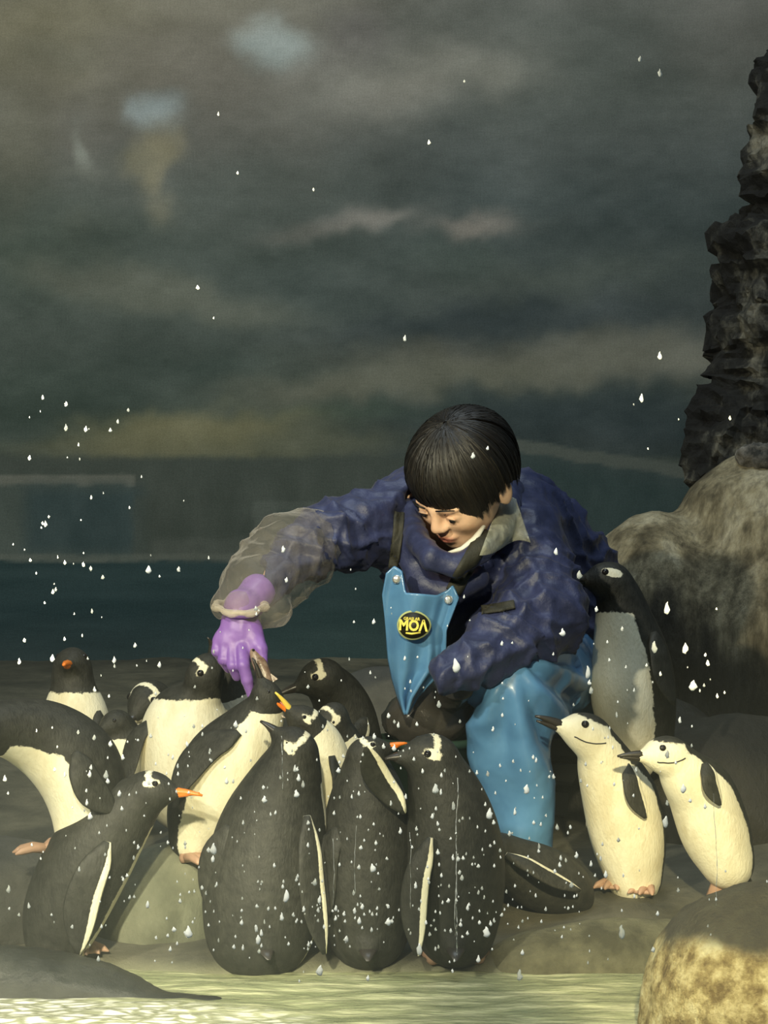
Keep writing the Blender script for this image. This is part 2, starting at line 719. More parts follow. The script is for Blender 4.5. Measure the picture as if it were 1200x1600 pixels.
def added_haze():  # added volume that veils the lower view in place of smeared glass
    m = bpy.data.materials.new('haze_volume')
    m.use_nodes = True
    nt = m.node_tree
    nt.nodes.remove(nt.nodes['Principled BSDF'])
    v = nt.nodes.new('ShaderNodeVolumePrincipled')
    v.inputs['Color'].default_value = (0.85, 0.92, 0.80, 1)
    v.inputs['Density'].default_value = HAZE_DENSITY
    v.inputs['Anisotropy'].default_value = 0.0
    tc = nt.nodes.new('ShaderNodeTexCoord')
    sp = nt.nodes.new('ShaderNodeSeparateXYZ')
    mr = nt.nodes.new('ShaderNodeMapRange')
    mr.inputs['From Min'].default_value = 0.05
    mr.inputs['From Max'].default_value = 0.60
    mr.inputs['To Min'].default_value = HAZE_DENSITY * 2
    mr.inputs['To Max'].default_value = 0.0
    nt.links.new(tc.outputs['Object'], sp.inputs[0])
    nt.links.new(sp.outputs[2], mr.inputs[0])
    nt.links.new(mr.outputs[0], v.inputs['Density'])
    nt.links.new(v.outputs[0], nt.nodes['Material Output'].inputs['Volume'])
    y0, y1, zt = Yg + 0.03, 3.3, 0.62
    V = [(x, y, z) for z in (-0.3, zt) for (x, y) in ((-1.5, y0), (1.5, y0), (1.5, y1), (-1.5, y1))]
    F = [(3, 2, 1, 0), (4, 5, 6, 7), (0, 1, 5, 4), (1, 2, 6, 5), (2, 3, 7, 6), (3, 0, 4, 7)]
    o = mesh_obj('added_haze', V, F, m, smooth=False)
    tag(o, 'thin haze volume added low behind the glass to lift dark tones', 'added_haze', kind='stuff')


HAZE_DENSITY = 0.035
added_haze()

# ---- the back wall with its painted sky, icebergs and sea
Yw = 6.2
PAINT_GAIN = 1.82


def smooth01(t):
    t = np.clip(t, 0, 1)
    return t * t * (3 - 2 * t)


def painted_wall():
    nx, nz = 520, 420
    xs = np.linspace(-2.2, 2.2, nx)
    zs = np.linspace(-0.1, 3.2, nz)
    X, Z = np.meshgrid(xs, zs, indexing='ij')
    px = X / Yw * FOC + 600
    py = 800 - (Z - CAM_Z) / Yw * FOC
    q = np.stack([px.ravel(), py.ravel(), np.zeros(px.size)], 1)

    def nz_(s, o=4, seed=0, ax=1.0, ay=1.0):
        return fbm(q * np.array([ax, ay, 1]), s, o, seed).reshape(px.shape)
    wx = px + 22 * nz_(1 / 70, 5, 3)
    wy = py + 13 * nz_(1 / 60, 5, 5)
    C = np.zeros(px.shape + (3,))
    ys = [-400, 0, 120, 220, 320, 420, 500, 560, 620, 680, 730, 2000]
    L = [(98, 98, 88), (99, 99, 90), (92, 93, 88), (86, 88, 84), (74, 81, 78), (71, 79, 76), (70, 78, 75), (66, 74, 71), (62, 71, 68), (60, 69, 66), (58, 65, 62), (58, 65, 62)]
    R = [(84, 86, 82), (88, 90, 86), (78, 83, 80), (73, 79, 78), (66, 74, 74), (66, 74, 73), (64, 71, 71), (76, 79, 74), (64, 72, 70), (54, 62, 63), (52, 60, 60), (52, 60, 60)]
    u = smooth01((wx - 300) / 500)
    for c in range(3):
        a = np.interp(wy, ys, [v[c] for v in L])
        b = np.interp(wy, ys, [v[c] for v in R])
        C[..., c] = a * (1 - u) + b * u

    def blob(cx, cy, rx, ry, col, amt, rot=0.0, hard=1.0):
        nonlocal C
        dx, dy = wx - cx, wy - cy
        a = math.radians(rot)
        ex = (dx * math.cos(a) + dy * math.sin(a)) / rx
        ey = (-dx * math.sin(a) + dy * math.cos(a)) / ry
        w = amt * np.exp(-((ex ** 2 + ey ** 2) ** hard))
        C = C * (1 - w[..., None]) + np.array(col, float) * w[..., None]
    # high grey-brown cloud and its darker gaps
    blob(60, 60, 190, 90, (108, 107, 90), 0.7)
    blob(10, 230, 60, 120, (88, 90, 80), 0.6)
    blob(330, 90, 240, 80, (100, 99, 93), 0.55)
    blob(560, 60, 70, 60, (92, 91, 90), 0.6)
    blob(900, 90, 260, 130, (74, 80, 77), 0.7)
    blob(1150, 60, 120, 80, (90, 91, 87), 0.5)
    blob(100, 85, 80, 26, (88, 90, 82), 0.5)
    blob(430, 60, 52, 34, (122, 131, 130), 0.95, 10, 1.6)
    blob(445, 92, 40, 20, (112, 121, 120), 0.5)
    blob(640, 130, 180, 50, (112, 113, 107), 0.9, -12)
    blob(600, 165, 100, 30, (110, 111, 106), 0.55, -8)
    blob(770, 115, 75, 26, (108, 110, 104), 0.7, 10)
    blob(240, 178, 38, 28, (118, 128, 130), 0.95, 0, 1.5)
    blob(262, 150, 22, 16, (104, 112, 112), 0.5)
    blob(245, 250, 34, 46, (116, 113, 95), 0.9, 15, 1.5)
    blob(210, 262, 28, 12, (104, 103, 88), 0.7)
    blob(243, 325, 36, 36, (102, 103, 92), 0.9, 0, 1.6)
    blob(132, 238, 16, 38, (106, 111, 106), 0.95, -8, 1.6)
    blob(110, 268, 44, 12, (92, 96, 90), 0.5)
    blob(130, 350, 34, 30, (86, 90, 84), 0.5)
    blob(420, 290, 190, 80, (74, 80, 77), 0.55)
    # dark cloud band and the lighter edges on it
    blob(60, 400, 150, 70, (66, 76, 70), 0.6)
    blob(330, 385, 190, 24, (64, 72, 69), 0.7)
    blob(500, 470, 150, 40, (62, 71, 70), 0.6, 8)
    blob(560, 345, 95, 17, (112, 112, 108), 0.9, -12)
    blob(470, 365, 50, 10, (92, 94, 90), 0.5)
    blob(740, 352, 86, 18, (112, 110, 105), 0.9, -2, 1.3)
    blob(700, 405, 75, 38, (70, 79, 76), 0.7, 0, 1.4)
    blob(250, 458, 210, 36, (88, 93, 86), 0.85, 10, 1.6)
    blob(130, 430, 60, 36, (78, 83, 77), 0.5)
    blob(870, 430, 230, 26, (76, 83, 79), 0.6, -6)
    blob(1010, 360, 160, 40, (60, 68, 68), 0.55, -4)
    blob(780, 500, 280, 24, (58, 66, 68), 0.75, -4, 1.3)
    blob(960, 560, 270, 42, (94, 97, 90), 0.85, -3, 1.8)
    blob(680, 590, 260, 30, (92, 95, 86), 0.75, -4, 1.4)
    blob(500, 612, 150, 26, (90, 93, 84), 0.7)
    blob(80, 620, 190, 60, (58, 68, 64), 0.75, 4)
    blob(330, 575, 130, 26, (62, 72, 69), 0.6)
    blob(560, 645, 150, 14, (66, 78, 72), 0.7, -3)
    blob(300, 672, 190, 34, (100, 100, 80), 0.92, -4, 1.7)
    blob(240, 700, 230, 20, (92, 93, 76), 0.7)
    blob(470, 690, 200, 26, (82, 86, 74), 0.7)
    blob(940, 650, 260, 38, (52, 61, 63), 0.85, 2, 1.7)
    C += (4.5 * nz_(1 / 95, 5, 20, 0.6, 1))[..., None] + (3.0 * nz_(1 / 40, 5, 21, 0.6, 1))[..., None] + (2.0 * nz_(1 / 12, 3, 31, 0.5, 1))[..., None]
    C = 80 + (C - 80) * 1.18

    # painted icebergs, each with a paler upper edge
    def fill(mask, col, amt=1.0):
        nonlocal C
        w = np.clip(mask, 0, 1)[..., None] * amt
        C = C * (1 - w) + np.array(col, float) * w
    jx = px + 3 * nz_(1 / 20, 3, 44)
    jy = py + 2.5 * nz_(1 / 26, 3, 45)

    def band(top, bottom, xa, xb, soft=5):
        return smooth01((jy - top) / soft + .5) * smooth01((bottom - jy) / soft + .5) * smooth01((jx - xa) / soft + .5) * smooth01((xb - jx) / soft + .5)
    tone = (4 * nz_(1 / 30, 4, 51, 1, 0.5))
    fill(band(715, 880, -900, 1700, 14), (58, 66, 62))
    fill(band(742, 880, -900, 208, 5), (62, 72, 69))
    fill(band(742, 758, -900, 212, 5), (88, 92, 86), 0.8)
    fill(band(762, 866, 40, 225, 40), (46, 60, 62), 0.9)
    fill(band(775, 870, 208, 400, 14), (56, 64, 60), 0.7)
    fill(band(784, 880, 396, 640, 6), (70, 78, 74), 0.65)
    fill(band(800, 868, 430, 640, 10), (52, 66, 64), 0.6)
    fill(band(842, 874, 235, 520, 16), (72, 79, 75), 0.55)
    fill(band(866, 878, -900, 900, 5), (78, 85, 80), 0.6)
    slope = 686 + (jx - 805) * 0.155
    slope = np.where(jx < 805, 686, slope)
    fill(band(slope, 880, 640, 1700, 5), (50, 62, 62))
    fill(band(slope, slope + 20, 770, 1700, 5), (76, 82, 77), 0.75)
    fill(band(slope + 34, 860, 830, 1700, 30), (44, 58, 58), 0.8)
    fill(band(864, 878, 640, 1700, 5), (68, 78, 74), 0.55)
    C += tone[..., None] * smooth01((jy - 700) / 60)[..., None]
    # painted sea
    sea = smooth01((jy - 876) / 4)
    st = nz_(1 / 16, 4, 61, 0.12, 1.0)
    k = smooth01((py - 880) / 160)[..., None]
    seac = np.array([38, 54, 56.]) * (1 - k) + np.array([30, 46, 50.]) * k + (3.5 * st)[..., None]
    C = C * (1 - sea[..., None]) + seac * sea[..., None]
    C = np.clip(C, 4, 255) / 255
    lin = np.where(C <= 0.04045, C / 12.92, ((C + 0.055) / 1.055) ** 2.4)
    lin = np.clip(lin * PAINT_GAIN * np.array([1.08, 1.0, 1.0]), 0, 0.9)
    col = np.concatenate([lin.reshape(-1, 3), np.ones((lin.size // 3, 1))], 1)
    V = np.stack([X.ravel(), np.full(X.size, Yw), Z.ravel()], 1)
    i = np.arange(nx * nz).reshape(nx, nz)
    F = np.stack([i[:-1, :-1].ravel(), i[1:, :-1].ravel(), i[1:, 1:].ravel(), i[:-1, 1:].ravel()], 1)
    # thickness: a second skin behind
    V2 = np.array([(xs[0], Yw + .12, zs[0]), (xs[-1], Yw + .12, zs[0]), (xs[-1], Yw + .12, zs[-1]), (xs[0], Yw + .12, zs[-1])])
    b = len(V)
    F = np.concatenate([F, [[b, b + 3, b + 2, b + 1]]])
    V = np.concatenate([V, V2])
    col = np.concatenate([col, np.full((4, 4), 0.2)])
    m = MB('painted_sky_and_sea')
    m.set(Roughness=0.9)
    m.b.inputs['Specular IOR Level'].default_value = 0.1
    a = m.n('ShaderNodeAttribute', _attribute_name='paint')
    co = m.coord()
    w1 = m.noise(co, 260, 3, 0.7)
    w2 = m.noise(m.coord(6, 1, 1), 30, 3, 0.7)
    w3 = m.noise(m.coord(1, 1, 6), 30, 3, 0.7)
    g = m.ramp(w1, [(0.25, 0.80), (0.75, 1.2)])
    c = m.mix(1.0, a.outputs['Color'], g, 'MULTIPLY')
    c = m.mix(1.0, c, m.ramp(w2, [(0.25, 0.93), (0.75, 1.07)]), 'MULTIPLY')
    c = m.mix(1.0, c, m.ramp(w3, [(0.25, 0.93), (0.75, 1.07)]), 'MULTIPLY')
    m.col(c)
    m.bump(w1, 0.15, 0.003)
    o = mesh_obj('wall_back', V, F, m.m, color=col)
    tag(o, None, None, kind='structure')


painted_wall()


# ---- the shelf the penguins stand on
def ground(x, y):
    x = np.asarray(x, float)
    y = np.asarray(y, float)
    sh = np.interp(x, [-0.7, -0.1, 0.15, 0.3, 0.8], [0.0, 0.0, 0.02, 0.06, 0.06])
    z = np.interp(y + sh * 0, [2.2, 3.46, 3.56, 3.62, 3.75, 4.0, 4.5, 5.2, 6.3], [-0.16, -0.12, -0.02, 0.012, 0.035, 0.08, 0.16, 0.24, 0.32])
    z = z + np.where((y > 3.6) & (y < 4.3), sh * np.exp(-((y - 3.85) / 0.22) ** 2) * 0.35, 0)
    q = np.stack([x.ravel(), y.ravel(), np.zeros(x.size)], 1)
    return z + (0.006 * fbm(q, 7, 4, 8)).reshape(x.shape)


def g1(x, y):
    return float(ground(np.array([x]), np.array([y]))[0])


def shelf():
    xs = np.linspace(-1.9, 1.9, 240)
    ys = np.linspace(2.2, 6.3, 260)
    X, Yv = np.meshgrid(xs, ys, indexing='ij')
    Z = ground(X, Yv)
    V = np.stack([X.ravel(), Yv.ravel(), Z.ravel()], 1)
    i = np.arange(X.size).reshape(X.shape)
    F = np.stack([i[:-1, :-1].ravel(), i[1:, :-1].ravel(), i[1:, 1:].ravel(), i[:-1, 1:].ravel()], 1)
    st = np.clip((0.01 - V[:, 2]) / 0.05, 0, 1)
    m = rock_mat('wet_concrete_rock', [(0.3, (0.045, 0.045, 0.035)), (0.55, (0.095, 0.09, 0.065)), (0.75, (0.15, 0.14, 0.10))], 9, 0.4, stain_shade=(0.42, 0.42, 0.25), rough=0.6)
    o = mesh_obj('floor', V, F, m, attrs={'stain_shade': st})
    tag(o, None, None, kind='structure')


shelf()


def water():
    nx, ny = 420, 240
    xs = np.linspace(-1.2, 1.2, nx)
    ys = np.linspace(Yg + 0.05, 3.68, ny)
    X, Yv = np.meshgrid(xs, ys, indexing='ij')
    q = np.stack([X.ravel() * 0.6, Yv.ravel() * 1.5, np.zeros(X.size)], 1)
    Z = -0.004 + 0.0035 * fbm(q, 14, 4, 4)
    foam = np.clip(smooth01((-0.02 - X.ravel() + 0.10 * noise(q, 9, 2)) / 0.30) * smooth01((3.46 - Yv.ravel() - 0.25 * np.clip(X.ravel() + .62, 0, 1)) / 0.08), 0, 1)
    V = np.stack([X.ravel(), Yv.ravel(), Z + foam * 0.002], 1)
    i = np.arange(X.size).reshape(X.shape)
    F = np.stack([i[:-1, :-1].ravel(), i[1:, :-1].ravel(), i[1:, 1:].ravel(), i[:-1, 1:].ravel()], 1)
    m = MB('milky_pool_water')
    m.set(Roughness=0.14, IOR=1.33)
    co = m.coord(1, 1.9, 1)
    wz = m.n('ShaderNodeTexNoise', Scale=9.0, Detail=3.0)
    m.l(co, wz.inputs['Vector'])
    wc = m.mix(0.09, co, wz.outputs['Color'])
    vo = m.n('ShaderNodeTexVoronoi', _feature='DISTANCE_TO_EDGE', Scale=26.0)
    m.l(wc, vo.inputs['Vector'])
    web = m.ramp(vo.outputs['Distance'], [(0.0, 0.0), (0.10, 0.15), (0.22, 1.0)])
    a = m.n('ShaderNodeAttribute', _attribute_name='foam')
    ff = m.mix(1.0, web, a.outputs['Color'], 'MULTIPLY')
    n = m.noise(m.coord(0.6, 3.2, 1), 11, 5, 0.65)
    base = m.ramp(n, [(0.3, (0.15, 0.17, 0.09)), (0.5, (0.31, 0.33, 0.18)), (0.68, (0.62, 0.61, 0.38))])
    edge = m.mix(m.ramp(a.outputs['Fac'], [(0.0, 0.0), (1.0, 0.8)]), base, (0.30, 0.31, 0.20))
    m.col(m.mix(ff, edge, (0.95, 0.93, 0.82)))
    m.bump(m.noise(m.coord(1, 2.4, 1), 30, 4), 0.5, 0.01)
    o = mesh_obj('pool_water', V, F, m.m, attrs={'foam': foam})
    tag(o, 'shallow greenish pool water with pale foam along the bottom edge of the view', 'water', kind='stuff')


water()


def rock(name, prims, h, amp, scale, mat, label=None, cat='rock', seed=0, ridged=False, octs=5, stain_shade=None, aniso=(1, 1, 1), group=None):
    lo = np.min([np.asarray(c) - np.max(r) * 1.15 for c, r, _ in prims], 0)
    hi = np.max([np.asarray(c) + np.max(r) * 1.15 for c, r, _ in prims], 0)
    s = SDF(lo, hi, h)
    for c, r, R in prims:
        s.ell(c, r, R, k=0.05)
    V, F = s.mesh()
    N = normals(V, F)
    V = V + N * (amp * fbm(V * np.array(aniso), scale, octs, seed, ridged))[:, None]
    at = {'stain_shade': stain_shade(V, N)} if stain_shade else None
    o = mesh_obj(name, V, F, mat, attrs=at)
    if label:
        tag(o, label, cat, group)
    return o


def rotz(a, b=0.0):
    return np.array((Matrix.Rotation(math.radians(a), 3, 'Z') @ Matrix.Rotation(math.radians(b), 3, 'Y')))


# big pale boulder on the right, shade painted into its lower left
def shade_boulder(V, N):
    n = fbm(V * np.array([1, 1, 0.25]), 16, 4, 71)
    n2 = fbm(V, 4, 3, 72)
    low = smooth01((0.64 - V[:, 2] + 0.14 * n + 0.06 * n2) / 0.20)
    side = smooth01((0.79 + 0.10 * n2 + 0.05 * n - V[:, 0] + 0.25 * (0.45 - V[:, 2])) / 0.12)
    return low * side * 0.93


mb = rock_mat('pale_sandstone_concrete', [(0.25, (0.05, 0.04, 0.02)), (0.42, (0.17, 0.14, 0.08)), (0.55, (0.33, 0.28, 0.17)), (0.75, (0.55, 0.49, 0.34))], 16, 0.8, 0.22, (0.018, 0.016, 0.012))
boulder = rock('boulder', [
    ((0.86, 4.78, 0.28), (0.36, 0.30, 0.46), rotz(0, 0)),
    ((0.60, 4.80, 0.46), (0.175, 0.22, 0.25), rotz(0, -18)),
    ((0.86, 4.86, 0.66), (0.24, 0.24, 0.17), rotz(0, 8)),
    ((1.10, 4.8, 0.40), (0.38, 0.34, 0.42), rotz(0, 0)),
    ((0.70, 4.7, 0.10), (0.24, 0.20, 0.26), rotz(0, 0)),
], 0.012, 0.012, 6, mb, 'big pale brown boulder with streaked face and painted-in shade at its foot, at the right', 'boulder', 5, stain_shade=shade_boulder)

# craggy dark cliff above it
mc = rock_mat('dark_cliff_rock', [(0.40, (0.008, 0.007, 0.006)), (0.54, (0.022, 0.021, 0.017)), (0.62, (0.09, 0.085, 0.066)), (0.78, (0.34, 0.31, 0.23))], 14, 0.9, 0.7)


def cliff():
    Yc = 5.5
    # left silhouette: (px, py)
    edge = [(1068, 705), (1075, 680), (1098, 645), (1120, 600), (1112, 575), (1110, 520), (1112, 450), (1122, 415), (1150, 385), (1160, 350), (1166, 300), (1163, 250), (1176, 200), (1180, 150), (1196, 95), (1225, 40), (1270, -20)]
    prims = []
    s = SDF((0.62, 5.15, 0.55), (1.75, 6.15, 2.15), 0.012)
    for i, (px, py) in enumerate(edge):
        c = P(px + 24, py, Yc)
        r = 0.125
        s.cone(c + np.array([r + 0.005, 0.0, 0]), c + np.array([0.75, 0.15, 0.02]), r, 0.30, k=0.012)
    V, F = s.mesh()
    N = normals(V, F)
    d = 0.026 * fbm(V, 5, 5, 9, True) + 0.020 * fbm(V * np.array([1, 1, 1.8]), 14, 4, 12, True)
    # blocky fracture ledges
    st = np.floor((V[:, 2] + 0.03 * noise(V, 6, 3)) / 0.085)
    d = d + 0.022 * hash3(st.astype(np.int64), np.floor(V[:, 0] * 7 + 0.5 * noise(V, 5, 4)).astype(np.int64), np.floor(V[:, 1] * 6).astype(np.int64), 5)
    V = V + N * d[:, None]
    o = mesh_obj('cliff', V, F, mc, smooth=False)
    tag(o, 'craggy dark rock cliff rising out of the top of the pale boulder', 'cliff')


cliff()
ms = rock_mat('grey_stone_chips', [(0.3, (0.03, 0.03, 0.026)), (0.6, (0.22, 0.20, 0.17)), (0.8, (0.5, 0.47, 0.40))], 40, 0.6)
rock('stone', [((0.77, 4.78, 0.825), (0.034, 0.03, 0.016), rotz(20, 10)), ((0.80, 4.77, 0.820), (0.03, 0.03, 0.014), rotz(-30, -10))], 0.004, 0.006, 45, ms,
     'small flaky grey stone lying on top of the pale boulder', 'stone', 8, True)

# dark ledge between the boulder and the chinstraps
mdk = rock_mat('dark_wet_rock', [(0.35, (0.010, 0.009, 0.007)), (0.6, (0.022, 0.020, 0.015)), (0.8, (0.05, 0.046, 0.034))], 12, 0.6, 0.5, rough=0.6)
rock('rock', [((0.50, 4.42, 0.16), (0.20, 0.16, 0.20), rotz(0)), ((0.68, 4.30, 0.14), (0.24, 0.14, 0.19), rotz(10)), ((0.92, 4.34, 0.16), (0.22, 0.15, 0.24), rotz(0))], 0.012, 0.010, 8, mdk,
     'dark low rock ledge behind the two white-bellied penguins at the right', 'rock', 15)
# grey boulders between the person and the left group
mgr = rock_mat('grey_rock', [(0.35, (0.05, 0.05, 0.043)), (0.6, (0.085, 0.083, 0.07)), (0.8, (0.13, 0.125, 0.10))], 9, 0.4)
rock('rock', [((0.0, 4.75, 0.22), (0.17, 0.15, 0.175), rotz(0)), ((0.12, 4.7, 0.20), (0.12, 0.12, 0.14), rotz(0))], 0.010, 0.006, 8, mgr,
     'rounded grey rock between the raised penguin heads and the hanging tip of the blue bib', 'rock', 25)
rock('rock', [((-0.66, 3.80, 0.06), (0.16, 0.16, 0.115), rotz(0)), ((-0.50, 3.84, 0.05), (0.11, 0.14, 0.10), rotz(0))], 0.008, 0.006, 12, mgr,
     'grey wet rock at the left edge under the foot of the stooping penguin', 'rock', 35)
mgg = rock_mat('grey_green_rock', [(0.35, (0.085, 0.09, 0.06)), (0.6, (0.16, 0.165, 0.115)), (0.8, (0.24, 0.24, 0.17))], 12, 0.4, 0.5)
rock('rock', [((-0.355, 3.76, 0.06), (0.085, 0.075, 0.115), rotz(0, 8)), ((-0.40, 3.76, 0.03), (0.085, 0.07, 0.09), rotz(0, 0)), ((-0.305, 3.78, 0.03), (0.05, 0.08, 0.11), rotz(0, 0))], 0.006, 0.004, 12, mgg,
     'grey-green block of rock under the penguin that reaches for the glove', 'rock', 75)
# foreground rock, shade painted into the colour of its top
def shade_front(V, N):
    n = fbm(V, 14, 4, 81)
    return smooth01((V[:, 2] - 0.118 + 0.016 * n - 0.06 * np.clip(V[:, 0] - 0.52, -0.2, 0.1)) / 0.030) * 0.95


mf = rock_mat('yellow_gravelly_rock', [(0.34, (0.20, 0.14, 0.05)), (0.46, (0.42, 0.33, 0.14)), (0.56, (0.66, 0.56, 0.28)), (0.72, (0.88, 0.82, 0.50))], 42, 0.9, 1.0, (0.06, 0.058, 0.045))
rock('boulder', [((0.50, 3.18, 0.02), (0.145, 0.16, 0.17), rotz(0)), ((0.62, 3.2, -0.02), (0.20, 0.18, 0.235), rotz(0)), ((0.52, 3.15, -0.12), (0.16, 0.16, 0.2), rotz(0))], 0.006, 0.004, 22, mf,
     'bright yellow gravelly boulder with painted-in shade on top in the bottom right corner', 'boulder', 45, stain_shade=shade_front)
# low dark rocks awash in the pool
mlow = rock_mat('slick_dark_rock', [(0.35, (0.016, 0.017, 0.013)), (0.6, (0.032, 0.033, 0.026)), (0.8, (0.055, 0.055, 0.045))], 20, 0.3, rough=0.45)
rock('rock', [((-0.60, 3.46, -0.02), (0.20, 0.08, 0.078), rotz(0)), ((-0.47, 3.45, -0.02), (0.12, 0.06, 0.046), rotz(0)), ((-0.33, 3.40, -0.012), (0.11, 0.03, 0.015), rotz(-12))], 0.005, 0.003, 20, mlow,
     'low dark slick rock tapering into the foam at the bottom left corner', 'rock', 55)
rock('rock', [((-0.055, 3.08, -0.035), (0.075, 0.06, 0.055), rotz(0))], 0.004, 0.003, 24, mlow,
     'small dark rock top just breaking the water at the bottom centre', 'rock', 56)
# ledge front below the chinstraps
ml = rock_mat('olive_ledge_rock', [(0.33, (0.055, 0.052, 0.03)), (0.55, (0.12, 0.115, 0.07)), (0.75, (0.2, 0.19, 0.12))], 16, 0.5)
rock('rock', [((0.30, 3.64, -0.03), (0.16, 0.08, 0.085), rotz(0)), ((0.42, 3.66, -0.02), (0.15, 0.08, 0.085), rotz(0)), ((-0.36, 3.66, -0.02), (0.13, 0.05, 0.05), rotz(0))][:2], 0.006, 0.004, 14, ml,
     'low olive brown rock step in front of the taller chinstrap penguin', 'rock', 65)

# =====================================================================================
# PENGUINS
# =====================================================================================


def bez(pts, n):
    """Catmull-Rom through points of any dimension."""
    pts = np.asarray(pts, float)
    k = len(pts)
    if k < 3:
        t = np.linspace(0, 1, n)[:, None]
        return pts[0] * (1 - t) + pts[-1] * t
    out = []
    ext = np.concatenate([[2 * pts[0] - pts[1]], pts, [2 * pts[-1] - pts[-2]]])
    for u in np.linspace(0, k - 1, n):
        i = min(int(u), k - 2)
        t = u - i
        a, b, c, d = ext[i:i + 4]
        out.append(0.5 * ((2 * b) + (-a + c) * t + (2 * a - 5 * b + 4 * c - d) * t * t + (-a + 3 * b - 3 * c + d) * t ** 3))
    return np.array(out)


def penguin(label, spine, front, species, beak, up=(0, 0, 1), group=None, bill='black', open_bill=0.0, flippers=(), feet=None,
            tail=None, shade=False, feet_z=None, cut=None, oval=False, bill_k=1.0, thr=0.0, head_k=1.0, name='penguin', beak_len=1.0, h=0.0042, nbelly=None, eyes=True, band=True):
    """spine: list of (px, py, Y, radius_px) from rump to head centre; radii as seen at that depth."""
    pts = np.array([P(a, b, c) for a, b, c, r in spine])
    rad = np.array([r / FOC * c for a, b, c, r in spine])
    body_n = len(spine) - 1
    # smooth the trunk
    sm = bez(np.concatenate([pts, rad[:, None]], 1), 8 * body_n + 1)
    SP, SR = sm[:, :3], np.maximum(sm[:, 3], 0.012)
    H = pts[-1]
    hr = rad[-1] * head_k
    f = unit(beak)
    u = np.asarray(up, float)
    u = unit(u - f * (u @ f))
    s_ = np.cross(f, u)
    R = np.stack([f, s_, u], 1)
    front = unit(front)
    lo = (SP - SR[:, None] * 1.5).min(0) - 0.05
    hi = (SP + SR[:, None] * 1.5).max(0) + 0.05
    s = SDF(lo, hi, h)
    side = np.cross(front, unit(SP[-1] - SP[0]))
    for i in range(len(SP) - 1):
        if i >= 8 * body_n - 3:
            break
        s.cone(SP[i], SP[i + 1], SR[i], SR[i + 1], k=0.006)
    s.ell(H, (hr * 1.22, hr * 0.93, hr), R, k=0.014)
    s.cone(H + f * hr * 0.6 - u * hr * 0.1, H + f * hr * 1.45 - u * hr * 0.18, hr * 0.72, hr * 0.34, k=0.012)
    if tail is not None:
        tl = P(*tail)
        s.cone(SP[0], SP[0] * 0.45 + tl * 0.55, SR[0] * 0.8, 0.014, k=0.02)
    V, F = s.mesh()
    # plumage field
    D = np.linalg.norm(V[:, None, :] - SP[None, ::2, :], axis=2) if len(V) * len(SP) < 6e7 else None
    idx = D.argmin(1) * 2
    d = V - SP[idx]
    tan = np.gradient(SP, axis=0)
    seg = np.linalg.norm(tan, axis=1)
    tan /= seg[:, None]
    tt = tan[idx]
    t = (idx + np.clip((d * tt).sum(1) / seg[idx], -2, 2)) / (len(SP) - 1)
    dd = d - (d * tt).sum(1)[:, None] * tt
    fr = front - (tt @ front)[:, None] * tt
    fr /= np.linalg.norm(fr, axis=1, keepdims=True) + 1e-9
    L = np.linalg.norm(dd, axis=1) + 1e-9
    w = ((dd * fr).sum(1) / L - thr) * L
    w = w + 0.004 * noise(V, 45, 3)
    tn = (body_n - 1.0) / body_n
    q = V - H
    fc, sc_, uc = q @ f, q @ s_, q @ u
    nearh = np.linalg.norm(q, axis=1) < hr * 1.65
    if species == 'gentoo':
        neck = (tn - 0.02 - t) * 0.5 if nbelly is None else (nbelly - t) * 0.5
        if cut is not None:
            neck = P(0, cut, SP[-1][1])[2] - V[:, 2] + 0.003 * noise(V, 50, 8)
        w = np.minimum(w, neck)
        if band:
            patch = 0.0052 * (hr / 0.03) - np.abs(fc - 0.002 + 0.35 * np.maximum(0, uc - hr * .55))
            patch = np.minimum(patch * 1.0, uc - hr * 0.42)
            eyep = hr * 0.34 - np.sqrt((0.8 * (fc - hr * 0.22)) ** 2 + (1.5 * (uc - hr * 0.48)) ** 2)
            if oval:
                patch = np.full_like(w, -1.0)
                eyep = hr * 0.62 - np.sqrt((fc - hr * 0.02) ** 2 + (2.4 * (uc - hr * 0.40 - 0.1 * fc)) ** 2)
            w = np.where(nearh, np.maximum(np.maximum(patch, eyep) , w), w)
        else:
            w = np.where(nearh, np.minimum(w, -0.01), w)
    elif species == 'chinstrap':
        cap = hr * 0.74 + 0.05 * fc - uc
        cap = np.minimum(cap, fc + hr * 1.02)
        dist = np.linalg.norm(q, axis=1) / hr
        bl_ = smooth01((dist - 1.15) / 0.75)
        w = cap * (1 - bl_) + w * bl_
    rump = P(spine[0][0], spine[0][1], spine[0][2])
    base = (float(rump[0]), float(rump[1]), g1(rump[0], rump[1]))
    root = empty(name, base)
    tag(root, label, 'penguin', group)
    fm = M['feathers']
    mesh_obj('body', V, F, fm, root, attrs={'white': w})
    # bill
    bm_ = {'black': M['bill_black'], 'orange': M['bill_orange']}[bill]
    b0 = H + f * hr * 1.35 - u * hr * 0.18
    bl = hr * 1.45 * beak_len
    for sg, nm in ((1, 'upper_mandible'), (-1, 'lower_mandible')):
        a = open_bill * (0.55 if sg > 0 else -0.45)
        dir_ = unit(f * math.cos(a) + u * math.sin(a))
        nrm = unit(u * math.cos(a) - f * math.sin(a))
        path, rr = [], []
        for k in range(7):
            v = k / 6
            hook = -0.16 * v * v * v * bl if sg > 0 else 0
            path.append(b0 + dir_ * bl * (v * (1.0 if sg > 0 else 0.9)) + nrm * (sg * hr * 0.10 * (1 - v) + hook * 0.5))
            rr.append(bill_k * hr * (0.30 if sg > 0 else 0.24) * (1 - 0.82 * v ** 1.3) + 0.0008)
        v_, f_ = tube(path, rr, 8, 0.75, side=nrm)
        mat_ = bm_
        if bill == 'orange' and sg > 0 and open_bill > 0.2:
            mat_ = M['bill_yellow']
